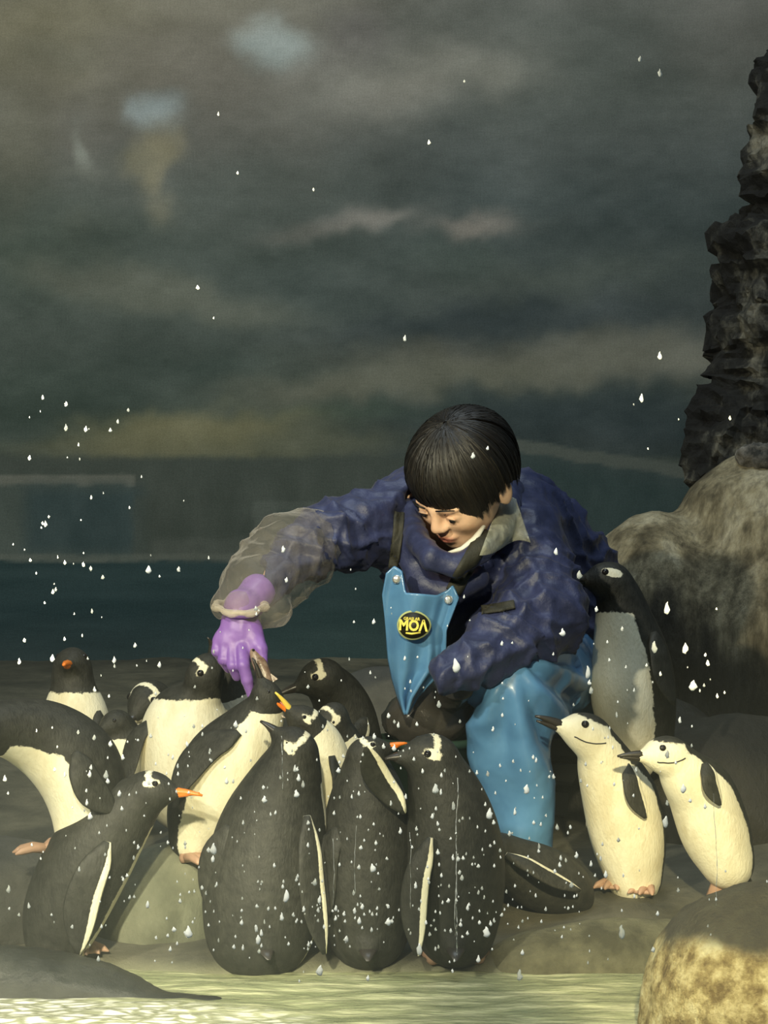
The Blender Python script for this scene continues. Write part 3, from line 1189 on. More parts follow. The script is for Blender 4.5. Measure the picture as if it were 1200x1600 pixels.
        mesh_obj(nm, v_, f_, mat_, root)
    if open_bill > 0.15:
        v_, f_ = tube([b0, b0 + f * bl * 0.55], [hr * 0.14, hr * 0.04], 6)
        mesh_obj('tongue', v_, f_, M['mouth'], root)
    if eyes:
        for sg in (-1, 1):
            c = H + f * hr * 0.42 + u * hr * 0.40 + s_ * sg * hr * 0.74
            v_, f_ = ball(c, hr * 0.22, 12, 8)
            mesh_obj('eye', v_, f_, M['eye'], root)
    if species == 'chinstrap':
        for sg in (-1, 1):
            path = []
            for k in range(16):
                v = k / 15
                path.append(H + R @ (hr * np.array([0.95 - 1.85 * v, sg * 1.15, -0.52 + 0.05 * v + 0.38 * v ** 2.5])))
            path = np.array(path)
            # settle the thin line on the feathers
            bv = bvh_of(V, F)
            pp, rr = [], []
            for k, c in enumerate(path):
                loc, nn, _, dist = bv.find_nearest(Vector(c))
                pp.append(np.array(loc) + np.array(nn) * 0.0003)
                rr.append(0.0011)
            v_, f_ = tube(pp, rr, 6)
            mesh_obj('chin_stripe', v_, f_, M['stripe'], root)
    # flippers
    for fl in flippers:
        a, b, width, nrm = P(*fl[0]), P(*fl[1]), fl[2], unit(fl[3])
        white_side = fl[4] if len(fl) > 4 else -1
        ax = b - a
        ln = np.linalg.norm(ax)
        ax = ax / ln
        nrm = unit(nrm - ax * (nrm @ ax))
        cr = np.cross(ax, nrm)
        rings, wh = [], []
        na = 16
        for k in range(15):
            v = k / 14
            prof = width * (0.55 + 0.55 * math.sin(min(1, v * 1.25 + 0.15) * math.pi * 0.62)) * (1 - max(0, v - 0.6) ** 2 * 5.2)
            prof = max(prof * (0.35 + 0.65 * math.sin(min(1, v / 0.22) * math.pi / 2)), 0.003)
            c = a + nrm * 0.012 * (min(1, v / 0.3) - 1) + ax * ln * v + cr * width * 0.30 * math.sin(v * math.pi) - nrm * ln * 0.06 * v * v
            an = np.linspace(0, 2 * math.pi, na, endpoint=False)
            th = 0.0065 * (1 - 0.6 * v)
            rings.append(c + np.cos(an)[:, None] * cr * prof * 0.5 + np.sin(an)[:, None] * nrm * th)
            und = np.sin(an) * white_side
            w2 = np.where(und > 0.15, 0.010, -0.01)
            w2 = np.where(np.cos(an) < -0.50, 0.010, w2) if (len(fl) <= 5 or fl[5]) else w2
            w2 = np.where(np.cos(an) > 0.80, -0.01, w2)
            wh += list(w2)
        v_, f_ = loft(rings)
        mesh_obj('flipper', v_, f_, fm, root, attrs={'white': wh})
    # tail feathers
    if tail is not None:
        tl = P(*tail)
        a = SP[0] * 0.6 + tl * 0.4
        v_, f_ = tube([a, a * 0.5 + tl * 0.5, tl], [0.020, 0.014, 0.003], 10, 0.35)
        mesh_obj('tail', v_, f_, M['bill_black'], root)
    # feet
    if feet is not None:
        for (fx, fy, yaw) in feet:
            gz = g1(fx, fy) if feet_z is None else feet_z
            fwd = np.array([math.cos(yaw), math.sin(yaw), 0])
            sd = np.array([-fwd[1], fwd[0], 0])
            parts = []
            c = np.array([fx, fy, gz + 0.010])
            for an in (-0.42, 0.0, 0.42):
                dr = fwd * math.cos(an) + sd * math.sin(an)
                tip = c + dr * 0.052
                parts.append(tube([c - dr * 0.008, c + dr * 0.022 + [0, 0, .004], c + dr * 0.042, tip + [0, 0, -0.004]], [0.009, 0.0075, 0.006, 0.0015], 7))
            web = np.array([c + [0, 0, .003]] + [c + (fwd * math.cos(x) + sd * math.sin(x)) * 0.042 + [0, 0, .0] for x in (-0.45, -0.2, 0.0, 0.2, 0.45)])
            wb = np.concatenate([web, web - [0, 0, 0.005]])
            ff_ = [(0, 1, 2), (0, 2, 3), (0, 3, 4), (0, 4, 5), (6, 8, 7), (6, 9, 8), (6, 10, 9), (6, 11, 10), (1, 7, 8, 2), (2, 8, 9, 3), (3, 9, 10, 4), (4, 10, 11, 5)]
            parts.append((wb, ff_))
            parts.append(tube([c + [0, 0, 0.0], c + (SP[0] - c) * 0.5, SP[0] + (SP[2] - SP[0]) * 0.3], [0.010, 0.013, 0.02], 8))
            v_, f_ = join(parts)
            mesh_obj('foot', v_, f_, M['foot'], root)
    return root


def feet_at(spine, gap=0.035, yaw=-1.57, n=2, dy=-0.02):
    c = P(*spine[0][:3])
    r = np.array([math.cos(yaw + math.pi / 2), math.sin(yaw + math.pi / 2)])
    return [(c[0] + r[0] * s * gap + math.cos(yaw) * 0.012, c[1] + r[1] * s * gap + dy * 0, yaw) for s in (-1, 1)]


# chinstrap, taller one, chest lit, head stretched to the left
sp = [(992, 1372, 3.86, 40), (982, 1310, 3.86, 56), (968, 1245, 3.85, 56), (948, 1200, 3.83, 43), (936, 1170, 3.81, 32), (914, 1144, 3.80, 30)]
penguin('chinstrap penguin with white belly stretching its neck left, taller of the two at the right', sp, (-0.62, -0.75, 0.1), 'chinstrap', (-0.93, -0.25, 0.36), (0.3, 0, 1),
        'chinstrap penguins by the pale boulder', open_bill=0.22, thr=-0.22, beak_len=1.05, bill_k=1.1,
        flippers=[((985, 1192, 3.79), (1012, 1278, 3.78), 0.034, (0.5, -0.85, 0.1)), ((930, 1200, 3.92), (912, 1290, 3.97), 0.034, (-0.8, 0.5, 0))],
        feet=feet_at(sp, 0.03, -2.0), tail=(1050, 1425, 3.98))
sp = [(1138, 1350, 3.76, 38), (1118, 1300, 3.76, 52), (1096, 1240, 3.75, 50), (1072, 1212, 3.73, 38), (1058, 1192, 3.72, 29), (1038, 1178, 3.71, 27)]
penguin('chinstrap penguin with yellow-lit belly leaning left behind the corner boulder', sp, (-0.70, -0.70, 0.0), 'chinstrap', (-0.96, -0.26, 0.05), (0.05, 0, 1),
        'chinstrap penguins by the pale boulder', open_bill=0.12, thr=-0.20, beak_len=1.05, bill_k=1.1,
        flippers=[((1108, 1190, 3.69), (1128, 1258, 3.68), 0.032, (0.55, -0.83, 0.1)), ((1050, 1225, 3.83), (1060, 1300, 3.87), 0.032, (-0.8, 0.5, 0))],
        feet=feet_at(sp, 0.03, -2.0), tail=(1180, 1400, 3.86))
# gentoo in the shade of the boulder
sp = [(1000, 1165, 4.16, 50), (990, 1090, 4.16, 64), (986, 1030, 4.16, 58), (976, 975, 4.15, 44), (966, 930, 4.14, 32), (950, 905, 4.13, 27)]
penguin('gentoo penguin with white eye patch standing in shade between the person and the boulder', sp, (-0.90, -0.42, 0), 'gentoo', (-0.97, -0.20, 0.06), (0, 0, 1),
        bill='black', shade=True, oval=True, thr=0.08, cut=956, beak_len=1.3, bill_k=1.2, flippers=[((1028, 985, 4.10), (1058, 1100, 4.08), 0.042, (0.6, -0.8, 0), -1, False)], feet=None)

# stooping penguin at the left edge
sp = [(128, 1300, 3.62, 38), (136, 1250, 3.62, 58), (118, 1195, 3.61, 66), (70, 1155, 3.60, 58), (10, 1138, 3.56, 42), (-40, 1148, 3.52, 31)]
penguin('large stooping penguin with arched black back and bright white belly at the left edge', sp, (-0.72, -0.36, -0.60), 'gentoo', (-0.9, -0.2, -0.4), (-.3, 0, 1),
        'gentoo penguins round the feeding hand', bill='orange', thr=0.30, nbelly=0.86,
        flippers=[((120, 1175, 3.53), (182, 1270, 3.55), 0.046, (0.35, -0.9, 0.25), -1, False)], feet=[(P(75, 1335, 3.62)[0], 3.60, 3.3), (P(110, 1335, 3.62)[0], 3.68, 3.4)], feet_z=P(70, 1334, 3.62)[2], tail=(165, 1345, 3.70))
# legs and pink foot of the stooping bird belong to it: its lower belly
# gentoo with turned head, orange bill to the right, dark back at the lower left
sp = [(88, 1470, 3.62, 46), (102, 1420, 3.62, 62), (138, 1345, 3.61, 66), (182, 1285, 3.60, 52), (216, 1250, 3.59, 36), (238, 1234, 3.58, 27)]
penguin('gentoo penguin seen from behind with orange bill turned right and white head patch', sp, (0.5, 0.86, 0), 'gentoo', (0.97, -0.22, 0.02), (0, 0, 1),
        'gentoo penguins round the feeding hand', bill='orange', thr=0.12, nbelly=0.75, beak_len=1.15,
        flippers=[((168, 1318, 3.53), (122, 1494, 3.54), 0.050, (0.2, -0.95, 0.1), -1, True), ((90, 1330, 3.70), (60, 1470, 3.74), 0.045, (-0.9, 0.3, 0))],
        feet=feet_at(sp, 0.035, -0.8), tail=(40, 1500, 3.74))
# rockhopper-like bird leaning up to the hand, belly lit
sp = [(300, 1312, 3.74, 32), (318, 1262, 3.74, 54), (350, 1200, 3.73, 64), (388, 1150, 3.72, 48), (414, 1108, 3.71, 28), (417, 1088, 3.70, 20)]
penguin('gentoo penguin with lit cream belly reaching its bill up to the purple glove', sp, (0.72, -0.45, -0.50), 'gentoo', (-0.25, -0.12, 0.96), (0.9, -0.2, 0.3),
        'gentoo penguins round the feeding hand', bill='black', thr=-0.02, nbelly=0.86, beak_len=1.3, band=False,
        flippers=[((368, 1140, 3.66), (262, 1245, 3.66), 0.055, (-0.35, -0.75, 0.5), -1, False)], feet=feet_at(sp, 0.03, -0.6), feet_z=P(300, 1347, 3.74)[2], tail=(262, 1340, 3.82))
# big back with head patch, centre
sp = [(405, 1450, 3.61, 84), (412, 1385, 3.61, 92), (425, 1310, 3.61, 86), (440, 1245, 3.60, 62), (456, 1195, 3.59, 42), (462, 1166, 3.58, 27)]
penguin('large gentoo penguin seen from behind with cream head patch, under the feeding hand', sp, (0.35, 0.90, 0), 'gentoo', (-0.72, 0.05, 0.60), (0.3, -0.55, 0.8),
        'gentoo penguins round the feeding hand', bill='black', thr=0.15, nbelly=0.75, beak_len=0.8,
        flippers=[((486, 1275, 3.52), (514, 1492, 3.52), 0.042, (0.55, -0.8, 0.1), -1, True), ((350, 1290, 3.55), (330, 1440, 3.56), 0.050, (-0.6, -0.8, 0), -1, False)],
        feet=feet_at(sp, 0.04, 1.57), tail=(420, 1500, 3.50))
# gape of the bird behind it, orange bill
sp = [(515, 1330, 3.74, 40), (512, 1270, 3.74, 44), (508, 1210, 3.73, 42), (500, 1165, 3.72, 34), (486, 1140, 3.71, 24), (474, 1126, 3.70, 21)]
penguin('gentoo penguin opening its yellow and orange bill beside the fish', sp, (-0.1, -1.0, 0), 'gentoo', (-0.66, -0.30, 0.66), (0.55, -0.2, 0.8),
        'gentoo penguins round the feeding hand', bill='orange', open_bill=0.42, thr=-0.1, nbelly=0.8, beak_len=1.25, shade=True,
        flippers=[((528, 1180, 3.68), (540, 1285, 3.68), 0.034, (0.9, -0.4, 0))], feet=None)
# black back, centre right, orange bill
sp = [(575, 1455, 3.62, 62), (575, 1390, 3.62, 74), (576, 1320, 3.62, 74), (575, 1255, 3.61, 58), (573, 1205, 3.60, 36), (574, 1176, 3.59, 24)]
penguin('black-backed penguin with small orange bill and one flipper raised, centre front', sp, (0.0, 1.0, 0), 'gentoo', (0.88, 0.10, 0.30), (-0.3, 0, 1),
        'gentoo penguins round the feeding hand', bill='orange', thr=0.15, nbelly=0.7, beak_len=0.9,
        flippers=[((632, 1262, 3.55), (573, 1162, 3.50), 0.040, (0.35, 0.88, -0.2), 1, True), ((525, 1290, 3.56), (508, 1430, 3.56), 0.046, (-0.5, -0.85, 0), -1, False)],
        feet=feet_at(sp, 0.035, 1.57), tail=(575, 1502, 3.52))
# glossy dark head with pale patch, right of it
sp = [(712, 1450, 3.60, 62), (712, 1385, 3.60, 74), (708, 1320, 3.60, 74), (700, 1260, 3.59, 60), (684, 1210, 3.58, 44), (672, 1180, 3.57, 33)]
penguin('dark wet penguin with round head and cream eye patch, right of the raised flipper', sp, (0.0, 1.0, 0), 'gentoo', (-0.90, -0.30, 0.05), (0.05, -0.35, 0.93),
        'gentoo penguins round the feeding hand', bill='black', thr=0.15, nbelly=0.7, beak_len=0.6,
        flippers=[((668, 1310, 3.51), (648, 1495, 3.51), 0.040, (-0.3, -0.9, 0), -1, True), ((752, 1290, 3.55), (772, 1430, 3.57), 0.046, (0.6, -0.8, 0), -1, False)],
        feet=feet_at(sp, 0.035, 1.57), tail=(712, 1502, 3.50))
# crouched dark bird at the person's boot
sp = [(905, 1405, 3.80, 22), (878, 1385, 3.79, 42), (840, 1370, 3.78, 48), (806, 1350, 3.76, 38), (782, 1330, 3.74, 26), (768, 1325, 3.72, 20)]
penguin('crouching dark penguin with a thin white flipper edge beside the blue trouser leg', sp, (0, 0.5, -0.85), 'gentoo', (-0.9, 0.3, 0.1), (0, 0, 1),
        bill='black', shade=True, thr=2.0, band=False,
        flippers=[((795, 1330, 3.69), (910, 1388, 3.70), 0.028, (0.25, -0.70, 0.62), -1, True)])
# birds behind, left to right
sp = [(118, 1230, 4.10, 42), (120, 1180, 4.10, 50), (118, 1125, 4.10, 50), (115, 1085, 4.10, 34), (113, 1060, 4.10, 30), (113, 1038, 4.10, 26)]
penguin('gentoo penguin facing the window with dark head and grey-white belly, behind the stooping one', sp, (0, -1, 0.1), 'gentoo', (-0.05, -0.98, 0.15), (0, 0, 1),
        'gentoo penguins in the back row', bill='orange', shade=True, thr=-0.5, cut=1080, band=False, flippers=[((160, 1110, 4.06), (168, 1190, 4.06), 0.035, (0.8, -0.6, 0), -1, False)])
sp = [(185, 1250, 4.02, 34), (188, 1205, 4.02, 42), (188, 1165, 4.02, 36), (186, 1140, 4.02, 24), (180, 1130, 4.0, 18)]
penguin('small grey penguin bowing low between the stooping penguin and the group', sp, (0.1, -1, 0.2), 'gentoo', (-0.75, -0.55, -0.25), (0, 0, 1),
        'gentoo penguins in the back row', bill='black', shade=True, thr=-0.7, cut=1152, band=False)
sp = [(240, 1215, 4.22, 34), (243, 1180, 4.22, 42), (243, 1148, 4.22, 42), (240, 1120, 4.22, 36), (238, 1102, 4.2, 34), (232, 1096, 4.16, 30)]
penguin('gentoo penguin with dark lowered head and small white patch in the back row', sp, (0.1, -1, 0.1), 'gentoo', (-0.5, -0.75, -0.45), (-.2, -.5, 1),
        'gentoo penguins in the back row', bill='black', shade=True, thr=-0.6, cut=1122)
sp = [(290, 1240, 3.96, 60), (292, 1190, 3.96, 70), (290, 1140, 3.96, 66), (300, 1108, 3.95, 42), (316, 1082, 3.94, 27), (321, 1050, 3.93, 27)]
penguin('gentoo penguin with broad pale chest and white band over its head, left of the glove', sp, (0.0, -1, 0.1), 'gentoo', (-0.62, -0.30, -0.70), (-0.55, -.25, 0.8),
        'gentoo penguins round the feeding hand', bill='orange', thr=-0.6, cut=1092, beak_len=0.8,
        flippers=[((232, 1120, 3.92), (196, 1222, 3.90), 0.038, (-0.6, -0.75, 0), -1, False)])
sp = [(385, 1210, 4.06, 40), (382, 1160, 4.06, 46), (374, 1110, 4.06, 42), (362, 1075, 4.05, 28), (350, 1045, 4.04, 20), (343, 1028, 4.03, 16)]
penguin('gentoo penguin half hidden behind the purple glove with its dark neck stretched up', sp, (0.25, -0.95, 0.1), 'gentoo', (-0.35, -0.35, 0.87), (0.5, 0, 0.6),
        'gentoo penguins round the feeding hand', bill='black', shade=True, thr=-0.2, nbelly=0.56, beak_len=0.8)
sp = [(548, 1240, 3.98, 48), (545, 1180, 3.98, 52), (540, 1125, 3.98, 46), (528, 1090, 3.97, 38), (512, 1070, 3.95, 32), (500, 1058, 3.93, 27)]
penguin('dark gentoo penguin with a white patch on its crown, right of the fish', sp, (-0.3, 0.9, 0.1), 'gentoo', (-0.80, -0.20, -0.25), (-0.2, -0.35, 1),
        'gentoo penguins in the back row', bill='black', thr=0.1, nbelly=0.6, flippers=[((575, 1120, 3.9), (560, 1200, 3.88), 0.035, (0.5, -0.85, 0))])
sp = [(545, 1290, 3.84, 36), (546, 1245, 3.84, 42), (543, 1200, 3.84, 40), (535, 1165, 3.83, 30), (524, 1140, 3.82, 24), (518, 1122, 3.81, 22)]
penguin('brownish grey penguin with pale crown patch behind the raised flipper', sp, (-0.5, -0.8, 0.1), 'gentoo', (-0.55, -0.35, -0.65), (-0.3, -0.6, 0.75),
        'gentoo penguins in the back row', bill='black', shade=True, thr=0.0, nbelly=0.7)

# =====================================================================================
# THE KEEPER
# =====================================================================================
person = empty('person', (0.10, 4.1, g1(0.1, 4.1)))
tag(person, 'person in navy waterproof jacket and blue bib overalls bending to feed the penguins', 'person')

Fh = unit((-0.56, -0.50, -0.66))
Uh = unit(np.array([-0.22, -0.50, 0.80]))
Uh = unit(Uh - Fh * (Uh @ Fh))
Rh = np.cross(Fh, Uh)              # towards the person's right
RH = np.stack([Fh, Rh, Uh], 1)
HC = P(720, 744, 3.93)
neck0 = P(725, 850, 4.10)


def hl(a, b, c):
    return HC + RH @ np.array([a, b, c])


def body():
    s = SDF((-0.36, 3.45, 0.02), (0.42, 4.75, 0.92), 0.0042)
    c, e = s.cone, s.ell
    # torso and limbs, under the clothes
    c(P(855, 1040, 4.38), P(735, 900, 4.17), 0.085, 0.075, 0.05)
    c(P(650, 800, 4.07), P(800, 845, 4.15), 0.055, 0.055, 0.04)
    c(P(640, 805, 4.05), P(510, 840, 3.92), 0.040, 0.028, 0.03)
    c(P(510, 840, 3.92), P(440, 895, 3.84), 0.028, 0.024, 0.02)
    c(P(440, 895, 3.84), P(384, 950, 3.77), 0.020, 0.012, 0.02)
    c(P(384, 950, 3.77), P(376, 990, 3.75), 0.012, 0.012, 0.01)
    c(P(815, 855, 4.12), P(862, 975, 3.96), 0.045, 0.036, 0.03)
    c(P(862, 975, 3.97), P(765, 1016, 3.89), 0.032, 0.020, 0.02)
    c(P(885, 1075, 4.36), P(800, 1065, 3.96), 0.075, 0.055, 0.03)
    c(P(800, 1065, 3.96), P(808, 1320, 3.96), 0.05, 0.034, 0.02)
    c(P(850, 1100, 4.40), P(730, 1130, 4.25), 0.07, 0.05, 0.03)
    c(P(730, 1130, 4.25), P(720, 1290, 4.25), 0.045, 0.03, 0.02)
    # neck and head
    c(neck0, hl(-0.02, 0, -0.05), 0.042, 0.046, 0.03)
    e(hl(-0.012, 0, 0.010), (0.092, 0.072, 0.086), RH, 0.01)
    e(hl(0.030, 0, -0.050), (0.052, 0.056, 0.062), RH, 0.03)
    e(hl(0.052, 0, -0.088), (0.026, 0.030, 0.022), RH, 0.025)
    for sg in (-1, 1):
        e(hl(0.052, sg * 0.034, -0.034), (0.026, 0.020, 0.022), RH, 0.02)
        c(hl(0.082, sg * 0.010, -0.004), hl(0.074, sg * 0.042, 0.000), 0.006, 0.005, 0.012)
        e(hl(0.090, sg * 0.030, -0.016), (0.008, 0.016, 0.010), RH, 0.012, 'sub')
        e(hl(0.070, sg * 0.030, -0.017), (0.015, 0.016, 0.011), RH, 0.004)
        e(hl(0.088, sg * 0.011, -0.040), (0.008, 0.0065, 0.006), RH, 0.006)
        # ear: shell with a hollow
        e(hl(-0.012, sg * 0.075, -0.026), (0.019, 0.008, 0.030), RH, 0.006)
        e(hl(-0.008, sg * 0.084, -0.024), (0.010, 0.005, 0.017), RH, 0.005, 'sub')
    c(hl(0.082, 0, -0.006), hl(0.096, 0, -0.036), 0.007, 0.0095, 0.010)
    e(hl(0.080, 0, -0.064), (0.012, 0.022, 0.006), RH, 0.006)
    e(hl(0.078, 0, -0.073), (0.012, 0.018, 0.006), RH, 0.006)
    e(hl(0.094, 0, -0.0685), (0.006, 0.020, 0.0014), RH, 0.003, 'sub')
    V, F = s.mesh()
    q = (V - HC) @ RH
    lips = smooth01(1.6 - np.sqrt((q[:, 1] / 0.019) ** 2 + ((q[:, 2] + 0.0685) / 0.009) ** 2) * 1.1) * (q[:, 0] > 0.06)
    mesh_obj('body', V, F, M['skin'], person, attrs={'lips': lips})
    for sg in (-1, 1):
        v, f = ball(hl(0.077, sg * 0.030, -0.0185), 0.0085, 14, 8)
        ey = mesh_obj('eye', v, f, M['eye_ring'], person)
        v, f = ball(hl(0.0812, sg * 0.030, -0.0215), 0.0062, 12, 8)
        mesh_obj('iris', v, f, M['eye'], ey)
        e1 = [hl(0.0835, sg * (0.020 + 0.0065 * k), -0.0175 + (0.0022 if k in (1, 2) else 0)) for k in range(4)]
        v, f = tube(e1, [0.0012, 0.0032, 0.0032, 0.0012], 8)
        mesh_obj('eyelid', v, f, M['skin'], person)
        # brow
        v, f = tube([hl(0.092, sg * 0.012, 0.004), hl(0.093, sg * 0.028, 0.009), hl(0.082, sg * 0.045, 0.004)], [0.0015, 0.002, 0.001], 6)
        mesh_obj('eyebrow', v, f, M['hair'], person)


body()


def hair():
    rnd = random.Random(3)
    A, B, Cc = 0.103, 0.086, 0.097
    cen = np.array([-0.012, 0, 0.012])

    def rim(az):                      # polar angle from the crown where the hair ends
        c = math.cos(az)              # 1 = front
        front = 2.00 + 0.05 * math.cos((az + 0.25) * 2)
        sidea = 1.74 + 0.26 * max(0.0, math.sin(az))
        back = 2.20
        r_ = sidea + (front - sidea) * (c ** 1.2) if c > 0 else sidea + (back - sidea) * (-c)
        return r_ + 0.035 * math.sin(az * 13 + 1.3 * math.sin(az * 5)) + 0.02 * math.sin(az * 29)

    def at(az, th, lift):
        k_ = 1 + lift / 0.1
        p = cen + k_ * np.array([A * math.sin(th) * math.cos(az), B * math.sin(th) * math.sin(az), Cc * math.cos(th)])
        if th > 1.45:
            p[2] -= (th - 1.45) * 0.030
        pull = 1 - 0.13 * float(smooth01((th - 1.15) / 0.6)) * max(0.0, math.cos(az))
        p[0] *= pull
        return p
    nph, nth = 160, 26
    rings = []
    for k in range(nth):
        row = []
        for i in range(nph):
            az = 2 * math.pi * i / nph
            th = 0.02 + (rim(az) - 0.07) * k / (nth - 1)
            row.append(hl(*at(az, th, 0.0014 * math.sin(az * 31 + 2 * math.sin(az * 7)) * min(1, k / 6))))
        rings.append(np.array(row))
    for k in range(nth - 1, -1, -1):
        rings.append((rings[k] - HC) * 0.93 + HC)
    V0, F0 = loft(rings, cap=True)
    parts = [(V0, F0)]
    tone = [0.25] * len(V0)
    clumps = [(rnd.uniform(0, 2 * math.pi), rnd.uniform(-0.05, 0.09), rnd.gauss(0, 0.12), rnd.uniform(0, 1)) for _ in range(240)]
    n = 9
    for _ in range(9000):
        ca, cl, cs, ct = rnd.choice(clumps)
        az = ca + rnd.gauss(0, 0.035)
        t0 = rnd.choice([0.0, rnd.uniform(0.0, 0.75)])
        r_ = rim(ca) + cl + rnd.uniform(-0.04, 0.02)
        wd = rnd.uniform(0.0008, 0.0020)
        lift0 = rnd.uniform(0.001, 0.007)
        swirl = cs + 0.10
        tilt = rnd.gauss(0, 0.28)
        L, Rr = [], []
        for k in range(n):
            v = t0 + (1 - t0) * k / (n - 1)
            th = 0.04 + (r_ - 0.04) * v
            conv = smooth01((v - 0.5) / 0.5)
            a2 = az * (1 - 0.5 * conv) + ca * 0.5 * conv + swirl * (1 - v)
            lf = lift0 * math.sin(math.pi * min(1, v * 0.95)) + 0.0015
            p = at(a2, th, lf)
            rad_ = unit(p - cen)
            sd = unit(np.array([-math.sin(a2), math.cos(a2), 0]) + rad_ * tilt)
            w_ = wd * (1 - (k / (n - 1)) ** 3 * 0.92) * 0.5
            L.append(hl(*(p - sd * w_)))
            Rr.append(hl(*(p + sd * w_)))
        Vs = np.array([x for pr in zip(L, Rr) for x in pr])
        parts.append((Vs, [(2 * k, 2 * k + 1, 2 * k + 3, 2 * k + 2) for k in range(n - 1)]))
        tone += [min(1, max(0, ct * 0.6 + rnd.uniform(0, 0.4)))] * len(Vs)
    V, F = join(parts)
    mesh_obj('hair', V, F, M['hair'], person, attrs={'tone': tone})


hair()


def folds(V, N, amp, seed, dirs=((1, 0.3, 0.2), (0.3, 1, 1), (0.8, 0.2, -1))):
    d = 0
    for i, dr in enumerate(dirs):
        dr = unit(dr)
        ph = V @ dr * 60 + 3.2 * fbm(V, 7, 3, seed + i)
        m = smooth01(0.5 + noise(V, 9, seed + 40 + i) * 1.1)
        d = d + (1 - np.abs(np.sin(ph)) ** 0.7) * m
    return V + N * (amp * (d - 0.9) + amp * 0.35 * fbm(V, 30, 3, seed + 9))[:, None]


def jacket():
    s = SDF((-0.20, 3.62, 0.28), (0.46, 4.70, 0.86), 0.0055)
    c = s.cone
    c(P(852, 1010, 4.34), P(740, 900, 4.16), 0.125, 0.120, 0.04)
    c(P(745, 985, 4.14), P(700, 880, 4.06), 0.095, 0.100, 0.03)
    c(P(660, 960, 4.05), P(665, 860, 4.03), 0.060, 0.080, 0.03)
    c(P(640, 805, 4.06), P(810, 835, 4.14), 0.080, 0.078, 0.04)
    c(P(628, 812, 4.04), P(520, 838, 3.93), 0.082, 0.058, 0.03)     # right sleeve
    c(P(520, 838, 3.93), P(468, 868, 3.88), 0.058, 0.050, 0.02)
    c(P(468, 868, 3.88), P(415, 915, 3.81), 0.042, 0.034, 0.02)
    c(P(415, 915, 3.81), P(390, 945, 3.77), 0.034, 0.026, 0.01)
    c(P(632, 760, 4.08), P(680, 790, 4.10), 0.040, 0.060, 0.02)
    c(P(815, 850, 4.12), P(850, 960, 3.98), 0.082, 0.078, 0.03)     # left sleeve
    c(P(850, 960, 3.98), P(775, 1010, 3.88), 0.076, 0.060, 0.02)
    c(P(775, 1010, 3.88), P(706, 1052, 3.80), 0.058, 0.036, 0.02)
    c(P(812, 800, 4.22), P(880, 915, 4.36), 0.085, 0.12, 0.04)      # back
    c(P(870, 900, 4.36), P(900, 960, 4.40), 0.10, 0.095, 0.04)
    c(P(880, 970, 4.33), P(900, 1060, 4.33), 0.075, 0.075, 0.03)
    # opening for the neck and face
    c(neck0 + np.array([0, 0.02, -0.02]), hl(0.04, 0, -0.02), 0.060, 0.100, 0.006, 'sub')
    c(P(722, 840, 4.02), P(695, 815, 3.86), 0.056, 0.075, 0.01, 'sub')
    V, F = s.mesh()
    N = normals(V, F)
    V = folds(V, N, 0.0115, 3, ((1, 0.3, 0.2), (0.3, 1, 1), (0.8, 0.2, -1), (0.2, 0.1, 1)))
    mesh_obj('jacket', V, F, M['jacket'], person)
    return bvh_of(V, F)


JB = jacket()


def collar():
    s = SDF((-0.05, 3.72, 0.48), (0.32, 4.35, 0.82), 0.004)
    # standing collar: ring from behind the neck round under the chin
    ring = [(640, 800, 3.99), (654, 846, 3.90), (674, 872, 3.85), (712, 884, 3.855), (750, 862, 3.88), (776, 835, 3.95), (795, 795, 4.05), (800, 765, 4.15), (770, 760, 4.22), (700, 760, 4.22), (655, 765, 4.12), (640, 800, 3.99)]
    for a, b in zip(ring[:-1], ring[1:]):
        s.cone(P(*a), P(*b), 0.021, 0.021, 0.008)
    ring2 = [(634, 860, 3.94), (662, 915, 3.915), (700, 926, 3.91), (745, 905, 3.93)]
    for a, b in zip(ring2[:-1], ring2[1:]):
        s.cone(P(*a), P(*b), 0.024, 0.024, 0.02)
    V, F = s.mesh()
    N = normals(V, F)
    V = folds(V, N, 0.003, 13)
    mesh_obj('collar', V, F, M['jacket'], person)
    v, f = tube([P(700, 864, 3.875), P(722, 858, 3.87), P(742, 842, 3.88), P(756, 822, 3.90)], [0.004, 0.008, 0.008, 0.004], 8, 0.6)
    mesh_obj('shirt_collar', v, f, M['shirt'], person)
    return bvh_of(V, F)


CB = collar()


def worn(px, py, off, dy):
    a = drape(JB, px, py, off, dy)
    b = drape(CB, px, py, off, dy)
    return a if a[1] < b[1] else b


def ribbon(name, pts, width_px, mat, off=0.005, thick=0.003, across=(1, 0), n=16, parent=person, dy=3.95):
    c = bez(np.array(pts, float), n)
    rows = []
    for k in range(n):
        t = c[min(k + 1, n - 1)] - c[max(k - 1, 0)]
        t = t / (np.linalg.norm(t) + 1e-9)
        nr = np.array([-t[1], t[0]])
        rows.append([worn(*(c[k] + nr * width_px * (j / 4 - 0.5)), off, dy) for j in range(5)])
    V, F = grid_sheet(np.array(rows), thick)
    return mesh_obj(name, V, F, mat, parent)


ribbon('shoulder_strap', [(624, 800), (620, 845), (614, 888)], 15, M['strap'])
ribbon('shoulder_strap', [(760, 828), (742, 862), (722, 898), (708, 925)], 25, M['strap'])
ribbon('sleeve_tab', [(752, 952), (775, 950), (804, 944)], 13, M['strap'], off=0.006, thick=0.004)


